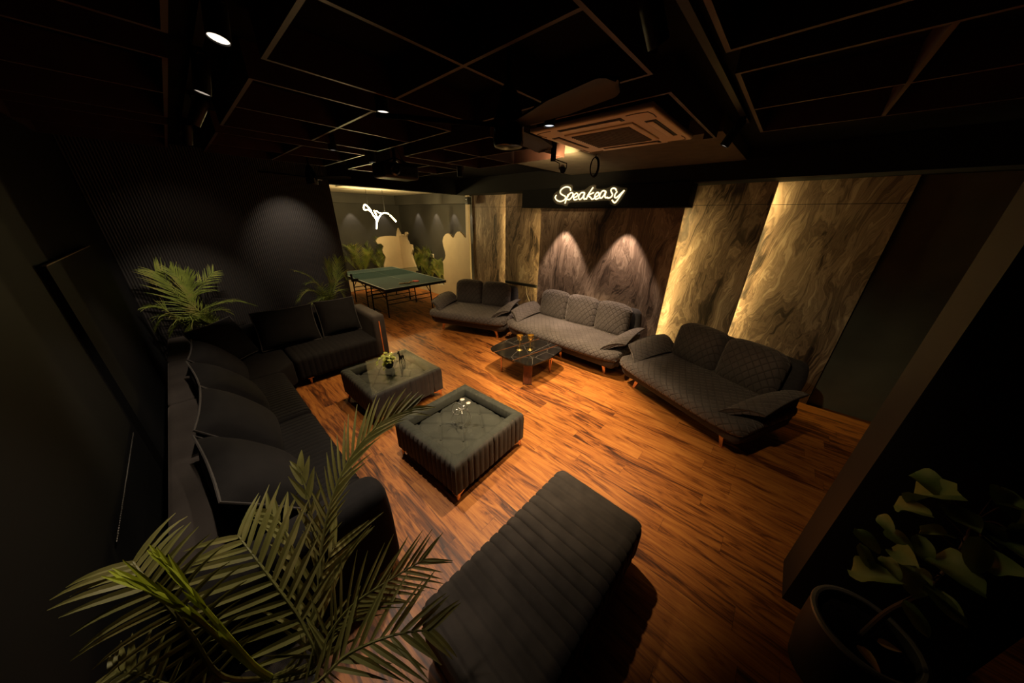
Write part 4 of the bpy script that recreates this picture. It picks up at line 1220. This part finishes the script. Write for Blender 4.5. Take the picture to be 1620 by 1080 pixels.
def paddle(px, py, ang, mat, label, z=0.7612, tilt=0):
    p = PZ(px, py, z)
    t = thing('ping_pong_paddle', label, 'paddle', (p.x, p.y, z), ang, 'paddles on the ping pong table')
    bm = BM(); poly = [Vector((0.075*math.cos(a), 0.080*math.sin(a), 0)) for a in [2*math.pi*i/28 for i in range(28)]]
    prism(bm, poly, (0, 0, 0.013)); obj('blade', bm, mat, t, False)
    bm = BM(); box(bm, (-0.178, -0.014, 0.000), (-0.068, 0.014, 0.022), 0.006); obj('handle', bm, M['paddlewood'], t)
paddle(657.5, 445.0, R(100), M['red'], 'red ping pong paddle on the green table')
paddle(644.0, 448.2, R(75), M['blackgloss'], 'black ping pong paddle on the green table, by the red one')

# wavy cream boards that fence the planter, one piece round the corner
XL, YC = -9.50, 4.88
TH = 0.05
def zq(a, b): return (500+a/4.696, 270+b/4.696)
leftpts = [(512,728),(505,700),(514,668),(520,642),(500,612),(494,588),(503,562),(484,541),(458,543),(445,522),(456,503),(478,491),(520,485),(560,484),(598,487),(625,480)]
rightpts = [(625,482),(640,470),(646,488),(656,480),(661,455),(672,455),(677,468),(668,488),(672,510),(684,530),(690,545),(710,550),(716,590),(708,620),(716,655),(730,690),(742,722)]
lp = [PX(*zq(a, b), XL) for a, b in leftpts]; rp = [PY(*zq(a, b), YC) for a, b in rightpts]
ycorner = YC
t = thing('cutout_screen', 'cream wavy-edged low board standing in the games room corner', 'screen board', (XL, YC, 0))
yl = lp[0].y
poly = [Vector((XL, 2.0, 0)), Vector((XL, 2.0, 0.36)), Vector((XL, yl-0.5, 0.34)), Vector((XL, yl-0.12, 0.40))]+lp[:-1]+[Vector((XL, YC, lp[-1].z)), Vector((XL, YC, 0))]
bm = BM(); prism(bm, poly, (-TH, 0, 0)); wpart('board', bm, M['cream'], t, False)
# rabbit-ear tip at the fold
zt = PX(*zq(598, 487), XL).z
ear = [PX(*zq(a, b), XL+0.001) for a, b in ((598,490),(602,450),(607,428),(613,425),(622,446),(632,462),(640,492))]
xr = rp[-1].x
polyr = [Vector((XL, YC, 0)), Vector((XL, YC, rp[0].z))]+[p for p in rp if p.x > XL+0.005]+[Vector((xr+0.15, YC, 0.36)), Vector((xr+0.5, YC, 0.33)), Vector((xr+0.5, YC, 0))]
bm = BM(); prism(bm, polyr, (0, TH, 0)); wpart('board', bm, M['cream'], t, False)
bm = BM(); prism(bm, ear, (-0.03, 0, 0)); wpart('ear_tip', bm, M['cream'], t, False)
rc = [(945,690),(940,676),(957,652),(962,630),(957,598),(945,560),(939,522),(946,492),(962,470),(980,465),(998,476),(1012,496),(1022,498),(1034,470),(1048,454),(1066,451),(1084,468),(1104,494),(1114,497),(1108,205)]
rq = [PY(*zq(a, b), YC) for a, b in rc]
t = thing('cutout_screen', 'cream wavy board rising into a tall post beside the narrow stone panel', 'screen board', (-6.6, YC, 0))
zt = 2.648
poly = [Vector((xr+0.505, YC, 0)), Vector((xr+0.505, YC, 0.33)), Vector((rq[0].x-0.25, YC, 0.30)), Vector((rq[0].x-0.02, YC, 0.33))]+rq[:-1]+[Vector((rq[-1].x, YC, zt)), Vector((-5.93, YC, zt)), Vector((-5.93, YC, 0))]
bm = BM(); prism(bm, poly, (0, TH, 0)); wpart('board', bm, M['cream'], t, False)

# pendant
PXX = -7.75
t = thing('pendant_light', 'squiggly glowing tube pendant over the ping pong table', 'pendant light', (PXX, 3.3, 2.78))
def pp(a, b, x=PXX): return PX(560+a/15.43, 310+b/15.43, x)
def curve_part(name, pts, r=0.014):
    bm = BM(); tube(bm, catmull([pp(a, b, PXX+dx) for a, b, dx in pts], 6), r, 10); wpart(name, bm, M['pend'], t)
curve_part('tube', [(430,370,0),(345,270,0.05),(275,210,0.1),(238,260,0.1),(258,335,0.0),(350,335,-0.1),(420,390,-0.1),(480,480,0),(545,580,0.05),(556,690,0.05),(550,800,0.05)])
curve_part('tube', [(490,350,0.1),(530,430,0.12),(560,520,0.1),(560,640,0.06)])
curve_part('tube', [(560,640,-0.02),(600,540,0),(660,450,0.05),(740,410,0.1),(800,420,0.1),(850,440,0.1)])
curve_part('tube', [(550,360,0.0),(600,400,-0.1),(680,420,-0.1)], 0.010)
curve_part('tube', [(880,470,0.1),(960,550,0.1),(1030,625,0.1)], 0.017)
bm = BM()
for (a, b), (a2, b2) in (((340,225),(305,-60)),((755,395),(710,-20))):
    p = pp(a, b); tube(bm, [p, Vector((p.x, p.y, 2.775))], 0.004, 6)
wpart('wire', bm, M['blackmetal'], t)
bm = BM(); box(bm, (PXX-0.3, 2.75, 2.755), (PXX+0.3, 3.85, 2.78), 0.005); wpart('canopy_plate', bm, M['white_plastic'], t)
for a, b in ((545, 470), (720, 430), (300, 280)):      # the tube's own light
    q = pp(a, b, PXX+0.08); point('pendant_lamp', (q.x, q.y, q.z-0.035), 47, (1.0, 0.75, 0.32), 0.012)
# planter uplights
point('planter_lamp', (-9.0, 5.15, 0.16), 9, LEDY, 0.015); point('planter_lamp', (-7.6, 5.12, 0.14), 14, LEDY, 0.015); point('planter_lamp', (-9.95, 3.7, 0.16), 10, LEDY, 0.015)

# ================================================================== PALMS
UP = Vector((0, 0, 1))
def frond(bm, pts, ll, n=26, wd=0.03, nrm=None, lift=0.35, droop=0.5, start=0.22, fwd=0.75, seed=0, rad=0.008, tipfac=0.45, left=1.0, right=1.0, bounds=None):
    rr = random.Random(seed)
    c = catmull(pts, 10); N_ = len(c)
    tube(bm, c, lambda q: rad*(1-0.8*q)+0.001, 6)
    for i in range(n):
        f = start+(1-start)*(i+0.5)/n
        k = f*(N_-1); j = min(N_-2, int(k)); p = c[j].lerp(c[j+1], k-j); tan = (c[min(N_-1, j+1)]-c[max(0, j-1)]).normalized()
        up = nrm if nrm is not None else UP
        up = (up-tan*up.dot(tan))
        if up.length < 0.05: up = tan.orthogonal()
        up.normalize(); sd = tan.cross(up).normalized()
        q = (f-start)/(1-start)
        L0 = ll*(0.55+0.9*q)*(1 if q < 0.5 else 1) if q < 0.5 else ll*(1.0-(1-tipfac)*((q-0.5)/0.5)**1.5)
        for s in (-1, 1):
            fac = left if s < 0 else right
            if fac <= 0: continue
            L = L0*rr.uniform(0.85, 1.12)*fac
            fw = fwd*rr.uniform(0.8, 1.2)*(1+0.9*q)
            d = (tan*fw+sd*s+up*lift*rr.uniform(0.6, 1.3)).normalized()
            segs = 6; prev = None; pos = p.copy(); dd = d.copy()
            w_ = wd*rr.uniform(0.8, 1.15)
            dr = droop*rr.uniform(0.5, 1.4)
            for g in range(segs+1):
                u = g/segs
                half = w_/2*(math.sin(math.pi*(0.08+0.92*u)**0.62)**0.8*0.97+0.03) if g < segs else 0.0008
                cr = dd.cross(up)
                cr = cr.normalized() if cr.length > 0.05 else sd
                nn = cr.cross(dd).normalized()
                row = [bm.verts.new(pos-cr*half+nn*half*0.35), bm.verts.new(pos), bm.verts.new(pos+cr*half+nn*half*0.35)]
                if prev:
                    for jx in (0, 1): bm.faces.new((prev[jx], row[jx], row[jx+1], prev[jx+1]))
                prev = row
                pos = pos+dd*(L/segs); dd = (dd-UP*dr*(0.25+u)/segs*1.3).normalized()
    if bounds:
        for v in bm.verts:
            v.co.x = max(bounds[0], min(bounds[1], v.co.x)); v.co.y = max(bounds[2], min(bounds[3], v.co.y))

def pot_mesh(bm, r, h, c=(0, 0, 0), rim=0.02):
    lathe(bm, [(0, 0), (r*0.72, 0), (r*0.80, h*0.12), (r*0.96, h*0.6), (r, h*0.95), (r, h), (r-rim, h), (r-rim*1.3, h*0.86), (0, h*0.86)], c=c, seg=40)

def palm_thing(name, label, base, pot_r, pot_h, fronds, mat, group=None, potmat=None, seedb=0, bounds=None):
    """fronds: list of dict(pts=room points, ...)"""
    t = thing(name, label, 'potted palm', base, 0, group)
    bm = BM(); pot_mesh(bm, pot_r, pot_h); obj('pot', bm, potmat or M['potdark'], t)
    bm = BM(); lathe(bm, [(0, pot_h*0.90), (pot_r*0.6, pot_h*0.91), (pot_r-0.022, pot_h*0.88)], seg=24); obj('soil', bm, M['soil'], t)
    for k, f in enumerate(fronds):
        f = dict(f); pts = f.pop('pts'); mm = f.pop('mat', mat); f.setdefault('bounds', bounds)
        bm = BM(); frond(bm, pts, seed=seedb+k, **f); wpart('frond', bm, mm, t)
    return t

def auto_fronds(base, z0, n, length, ll, seed, zmin, wd=0.02, tips=None, npair=22, lo=0.35, hi=1.25, bounds=None):
    rr = random.Random(seed); out = []
    for i in range(n):
        a = 2*math.pi*i/n+rr.uniform(-.35, .35); el = rr.uniform(lo, hi)
        L = length*rr.uniform(0.8, 1.1)
        d = Vector((math.cos(a)*math.cos(el), math.sin(a)*math.cos(el), math.sin(el)))
        b0 = Vector(base)+Vector((math.cos(a)*0.03, math.sin(a)*0.03, z0))
        p1 = b0+Vector((d.x*0.25, d.y*0.25, 0.25+0.2*d.z))*L; p2 = p1+d*L*0.38; p3 = p2+Vector((d.x, d.y, d.z-0.75))*L*0.36
        P = [b0, p1, p2, p3]
        if bounds:
            for p in P:
                p.x = max(bounds[0], min(bounds[1], p.x)); p.y = max(bounds[2], min(bounds[3], p.y))
        out.append(dict(bounds=bounds, pts=P, ll=ll*rr.uniform(0.85, 1.1), n=npair, wd=wd, lift=0.3, droop=0.6))
    return out

# two palms behind the sectional, in front of the fluted wall
B1 = (-5.62, -0.02, 0)
def px7(*l, x=-5.62): return [PX(a, b, x) for a, b in l]
tip = lambda *l: [Vector((-5.62, 0.0, 0.42)), Vector((-5.62, 0.0, 0.70))]+list(l)
f1 = [dict(pts=tip(*px7((292,482),(268,450),(246,430), x=-5.66)), ll=0.32, n=34, wd=0.012, nrm=Vector((1, 0.2, 0.3)), lift=0.1, droop=0.35, fwd=0.9),
      dict(pts=tip(*px7((300,478),(290,450),(272,428), x=-5.58)), ll=0.26, n=30, wd=0.011, nrm=Vector((1, 0, 0.2)), lift=0.1, droop=0.25, fwd=1.2),
      dict(pts=tip(*px7((302,478),(300,452),(294,433), x=-5.58)), ll=0.22, n=26, wd=0.011, nrm=Vector((1, 0, 0.2)), lift=0.1, droop=0.2, fwd=1.4),
      dict(pts=tip(*px7((302,478),(318,452),(338,430), x=-5.60)), ll=0.22, n=30, wd=0.010, nrm=Vector((1, -0.3, 0.3)), lift=0.1, droop=0.4),
      dict(pts=tip(*px7((318,495),(345,480),(375,476),(404,483), x=-5.50)), ll=0.17, n=34, wd=0.010, lift=0.2, droop=0.9, tipfac=0.3),
      dict(pts=tip(*px7((280,500),(258,488),(236,486), x=-5.55)), ll=0.24, n=30, wd=0.011, lift=0.2, droop=1.2),
      dict(pts=tip(*px7((300,500),(318,505),(338,514), x=-5.40)), ll=0.22, n=28, wd=0.011, lift=0.2, droop=1.1),
      dict(pts=tip(*px7((290,505),(282,512),(272,526), x=-5.42)), ll=0.22, n=28, wd=0.011, lift=0.2, droop=1.1),
      dict(pts=tip(*px7((310,505),(306,514),(302,528), x=-5.36)), ll=0.20, n=26, wd=0.011, lift=0.2, droop=1.1),
      dict(pts=tip(*px7((270,500),(256,505),(250,515), x=-5.50)), ll=0.20, n=26, wd=0.011, lift=0.2, droop=1.2),
      dict(pts=tip(*px7((325,500),(345,490),(362,494), x=-5.56)), ll=0.18, n=28, wd=0.010, lift=0.2, droop=0.9)]
palm_thing('potted_palm', 'bright yellow-green palm in the far left corner behind the sectional sofa', B1, 0.17, 0.40, f1, M['palm_far'], 'palms behind the sectional sofa', seedb=10, bounds=(-5.98, -5.0, -0.58, 0.9))
B2 = (-5.62, 1.40, 0)
tip2 = lambda *l: [Vector((-5.62, 1.40, 0.42)), Vector((-5.62, 1.40, 0.70))]+list(l)
f2 = [dict(pts=tip2(*px7((524,455),(521,434),(518,414), x=-5.60)), ll=0.24, n=32, wd=0.010, nrm=Vector((1, 0.6, 0.2)), lift=0.1, droop=0.25, fwd=1.3),
      dict(pts=tip2(*px7((530,452),(533,428),(534,410), x=-5.62)), ll=0.22, n=28, wd=0.010, nrm=Vector((1, -0.3, 0.3)), lift=0.1, droop=0.35, fwd=1.1),
      dict(pts=tip2(*px7((508,458),(490,438),(466,428), x=-5.60)), ll=0.19, n=30, wd=0.010, lift=0.2, droop=0.8),
      dict(pts=tip2(*px7((505,465),(488,460),(472,474), x=-5.50)), ll=0.22, n=28, wd=0.011, lift=0.2, droop=1.2),
      dict(pts=tip2(*px7((530,455),(540,434),(547,440), x=-5.50)), ll=0.19, n=28, wd=0.010, lift=0.2, droop=0.9),
      dict(pts=tip2(*px7((512,460),(500,448),(488,448), x=-5.48)), ll=0.20, n=28, wd=0.010, lift=0.2, droop=1.0),
      dict(pts=tip2(*px7((520,470),(500,476),(482,490), x=-5.42)), ll=0.20, n=26, wd=0.011, lift=0.2, droop=1.1),
      dict(pts=tip2(*px7((530,465),(538,460),(544,470), x=-5.42)), ll=0.18, n=26, wd=0.010, lift=0.2, droop=1.0)]
palm_thing('potted_palm', 'dimmer palm at the end of the fluted wall by the games room opening', B2, 0.17, 0.40, f2, M['palm_far'], 'palms behind the sectional sofa', seedb=30, bounds=(-5.98, -5.0, 0.6, 2.2))

# games room palms behind the boards
gp = [((-9.95, 2.9, 0), 'bushy palm at the left of the games room, behind the low cream board', 0.95, 5),
      ((-9.98, 3.75, 0), 'bushy palm immediately left of the corner cream board', 1.12, 6),
      ((-10.1, 4.47, 0), 'palm whose arching frond shows over the left shoulder of the corner board', 1.35, 7),
      ((-8.95, 5.22, 0), 'palm rising immediately right of the corner cream board', 1.20, 8),
      ((-8.35, 5.22, 0), 'low palm under the socket plate on the games room wall', 0.78, 9),
      ((-7.75, 5.22, 0), 'low lit palm against the left edge of the tall cream board', 0.72, 11)]
for base, lab, L, sd in gp:
    fr = auto_fronds(base, 0.28, 10, L, 0.22*L+0.05, sd, 0, 0.012, npair=24, bounds=(-10.55, -9.60, base[1]-0.34, base[1]+0.34) if base[0] < -9.5 else (base[0]-0.30, base[0]+0.30, 4.96, 5.53))
    palm_thing('potted_palm', lab, base, 0.15, 0.28, fr, M['palm_far'], 'palms in the games room planter', seedb=sd*50)

# the big palm in the foreground
BP = Vector((-1.13, -0.27, 0))
D_ = PD
root = lambda a=0.0, b=0.0: [Vector((BP.x+a*0.4, BP.y+b*0.4, 0.34))]
f3 = [
 dict(pts=root(.05,.05)+[D_(500,990,1.12),D_(508,880,1.16),D_(524,795,1.20),D_(556,722,1.26),D_(604,668,1.32),D_(652,645,1.40)], ll=0.21, n=24, wd=0.017, nrm=Vector((0.35,-0.75,0.75)), lift=0.25, droop=0.35, start=0.32, fwd=1.25, tipfac=0.5),
 dict(pts=root(-.05,-.02)+[D_(352,1070,0.96),D_(300,1000,0.88),D_(245,935,0.84),D_(210,888,0.86)], ll=0.165, n=16, wd=0.019, nrm=Vector((0.45,0.10,0.9)), lift=0.28, droop=0.85, start=0.26, fwd=0.35, tipfac=0.8),
 dict(pts=root(-.02,0)+[D_(390,1045,0.92),D_(320,985,0.80),D_(255,940,0.76),D_(205,920,0.76)], ll=0.14, n=6, wd=0.013, nrm=Vector((0.3,-0.2,0.9)), lift=0.03, droop=0.03, start=0.30, fwd=8.0, rad=0.010, mat=M['palm_new']),
 dict(pts=root(-.02,0.02)+[D_(400,1050,0.93),D_(335,975,0.82),D_(285,915,0.80),D_(252,882,0.80)], ll=0.10, n=5, wd=0.012, nrm=Vector((0.3,-0.2,0.9)), lift=0.03, droop=0.03, start=0.35, fwd=8.0, rad=0.008, mat=M['palm_new']),
 dict(pts=root(.0,.03)+[D_(500,1050,1.08),D_(478,985,1.08),D_(440,930,1.08),D_(402,880,1.10),D_(376,846,1.14)], ll=0.27, n=14, wd=0.024, nrm=Vector((0.50,-0.25,0.85)), lift=0.15, droop=0.30, start=0.22, fwd=0.45, tipfac=0.6),
 dict(pts=root(.04,.02)+[D_(500,1060,1.06),D_(520,1005,1.08),D_(560,955,1.10),D_(620,915,1.13),D_(672,884,1.18)], ll=0.22, n=20, wd=0.013, nrm=Vector((0.5,-0.3,0.8)), lift=0.25, droop=0.15, start=0.22, fwd=1.0),
 dict(pts=root(.03,.05)+[D_(492,1050,1.10),D_(495,970,1.14),D_(508,910,1.18),D_(532,860,1.24)], ll=0.32, n=10, wd=0.019, nrm=Vector((0.6,-0.4,0.7)), lift=0.20, droop=0.18, start=0.2, fwd=1.0),
 dict(pts=root(.05,.0)+[D_(490,1085,1.0),D_(550,1035,1.02),D_(620,1005,1.04),D_(685,995,1.08)], ll=0.24, n=14, wd=0.018, nrm=Vector((0.4,-0.2,0.9)), lift=0.25, droop=0.35, start=0.2, fwd=0.8),
 dict(pts=root(-.05,-.03)+[D_(300,1090,0.88),D_(220,1065,0.80),D_(180,1062,0.78)], ll=0.11, n=10, wd=0.016, nrm=Vector((0.4,0.1,0.9)), lift=0.2, droop=0.8, start=0.25, fwd=0.6),
 dict(pts=root(.0,.04)+[D_(478,1040,1.12),D_(474,960,1.18),D_(468,890,1.22),D_(452,840,1.26),D_(424,808,1.30)], ll=0.17, n=6, wd=0.030, nrm=Vector((0.6,-0.4,0.7)), lift=0.1, droop=0.2, start=0.5, fwd=1.2),
 dict(pts=root(.02,.05)+[D_(500,1040,1.12),D_(506,960,1.15),D_(500,880,1.18),D_(490,800,1.20),D_(474,740,1.24)], ll=0.14, n=6, wd=0.026, nrm=Vector((0.6,-0.4,0.7)), lift=0.1, droop=0.1, start=0.6, fwd=1.6),
]
palm_thing('potted_palm', 'large foreground palm with long feathered fronds and a bright new spear', BP, 0.20, 0.34, f3, M['palm'], seedb=70, bounds=(-3, 0, -0.59, 1.5))

# ================================================================== POTTED FIG (front right)
FP = Vector((0.765, 1.66, 0))
t = thing('potted_fig', 'broad-leaved fig tree in a wide grey pot, at the bottom right', 'plant', FP)
bm = BM(); lathe(bm, [(0, 0), (0.125, 0), (0.15, 0.03), (0.178, 0.22), (0.186, 0.40), (0.184, 0.452), (0.178, 0.452), (0.166, 0.45), (0.162, 0.42), (0.160, 0.36)], seg=48); pt = obj('pot', bm, M['pot'], t)
bm = BM(); lathe(bm, [(0.163, 0.450), (0.165, 0.458), (0.175, 0.461), (0.186, 0.457), (0.189, 0.448), (0.186, 0.440)], seg=64); obj('rim', bm, M['rim'], pt)
bm = BM(); n = 14
rs = random.Random(5); rings = []
cen = bm.verts.new((0, 0, 0.40))
prev = None
for i in range(1, n+1):
    r_ = 0.163*i/n
    ring = [bm.verts.new((r_*math.cos(2*math.pi*k/40), r_*math.sin(2*math.pi*k/40), 0.395+rs.uniform(-0.012, 0.012))) for k in range(40)]
    for k in range(40):
        if prev is None: bm.faces.new((cen, ring[k], ring[(k+1) % 40]))
        else: bm.faces.new((prev[k], ring[k], ring[(k+1) % 40], prev[(k+1) % 40]))
    prev = ring
obj('soil', bm, M['soil'], t)
for b_, d, sz in (((-0.02, -0.06, 0.412), (0.6, -0.7, 0.05), 0.10), ((0.05, 0.02, 0.412), (0.8, 0.2, 0.1), 0.08)):
    dl = BM(); heart_leaf(dl, Vector(b_), Vector(d), sz, UP, 0.5, 0.05); obj('fallen_leaf', dl, M['paddlewood'], t)
trunk = [Vector((0.0, 0.0, 0.38)), Vector((0.015, 0.02, 0.6)), Vector((0.05, 0.03, 0.8)), Vector((0.06, 0.06, 1.0)), Vector((0.05, 0.10, 1.16))]
bm = BM(); tube(bm, catmull(trunk, 6), lambda q: 0.014*(1-0.55*q), 10)
LEAVES = [  # stalk end (px, py, y), tip (px, py, y), width ratio
 ((1447,790,1.78),(1512,776,1.62),.60),((1447,748,1.80),(1490,770,1.68),.6),((1500,800,1.72),(1548,838,1.60),.62),((1545,820,1.70),(1578,858,1.58),.6),
 ((1582,770,1.76),(1606,812,1.66),.62),((1596,838,1.66),(1640,822,1.56),.5),((1478,880,1.62),(1534,908,1.50),.75),((1440,892,1.60),(1450,938,1.50),.85),
 ((1552,888,1.58),(1624,908,1.50),.5),((1352,836,1.62),(1392,872,1.56),.6),((1345,902,1.56),(1404,908,1.48),.55),((1402,838,1.68),(1440,868,1.60),.6),
 ((1450,846,1.66),(1472,888,1.58),.55),((1462,925,1.52),(1530,985,1.44),.5),((1475,930,1.54),(1520,970,1.46),.45),((1430,950,1.56),(1470,1005,1.48),.5),
 ((1415,800,1.74),(1470,810,1.64),.45),((1390,815,1.72),(1412,842,1.64),.5),((1552,850,1.60),(1540,905,1.52),.5),((1570,845,1.64),(1620,872,1.54),.45),
 ((1360,860,1.58),(1380,900,1.52),.5),((1412,870,1.60),(1440,880,1.50),.5),((1500,845,1.66),(1470,835,1.58),.5),((1590,800,1.7),(1640,800,1.6),.5),((1396,880,1.6),(1418,905,1.5),.45)]
for (a, b_, w_) in LEAVES:
    p0 = PY(*a)-FP; p1 = PY(*b_)-FP
    if p0.y > 0.245: p0.y = 0.245
    # stalk joins the trunk at a matching height
    best = min(catmull(trunk, 6), key=lambda q: abs(q.z-(p0.z-0.06)))
    tube(bm, catmull([best, (best+p0)/2+Vector((0, 0, 0.02)), p0], 4), 0.003, 6)
    lb = BM()
    d = p1-p0
    nn = Vector((-0.35, -0.45, 0.85))
    L = d.length; d.normalize(); nn = (nn-d*nn.dot(d)).normalized(); s = d.cross(nn)
    rows = []
    rr = random.Random(int(a[0]*7+a[1]))
    tw = rr.uniform(-0.8, 0.8); cu = rr.uniform(0.05, 0.45)
    for i in range(9):
        u = i/8; hw = w_*0.62*L*(u**0.55*(1-u)**0.62)/0.62+0.003
        row = []
        for v in (-1, -0.5, 0, 0.5, 1):
            wave = 0.17*L*math.sin(u*7+v*2+a[0])*abs(v)**1.5*0.5
            q = p0+d*u*L+s*v*hw+nn*(abs(v)**1.4*hw*0.55-cu*L*u*u+wave+tw*v*hw*0.9)
            row.append(lb.verts.new(q))
        rows.append(row)
    for i in range(8):
        for j in range(4): lb.faces.new((rows[i][j], rows[i+1][j], rows[i+1][j+1], rows[i][j+1]))
    lf = obj('leaf', lb, M['fig'], t, ang=80)
obj('trunk', bm, M['bark'], t)
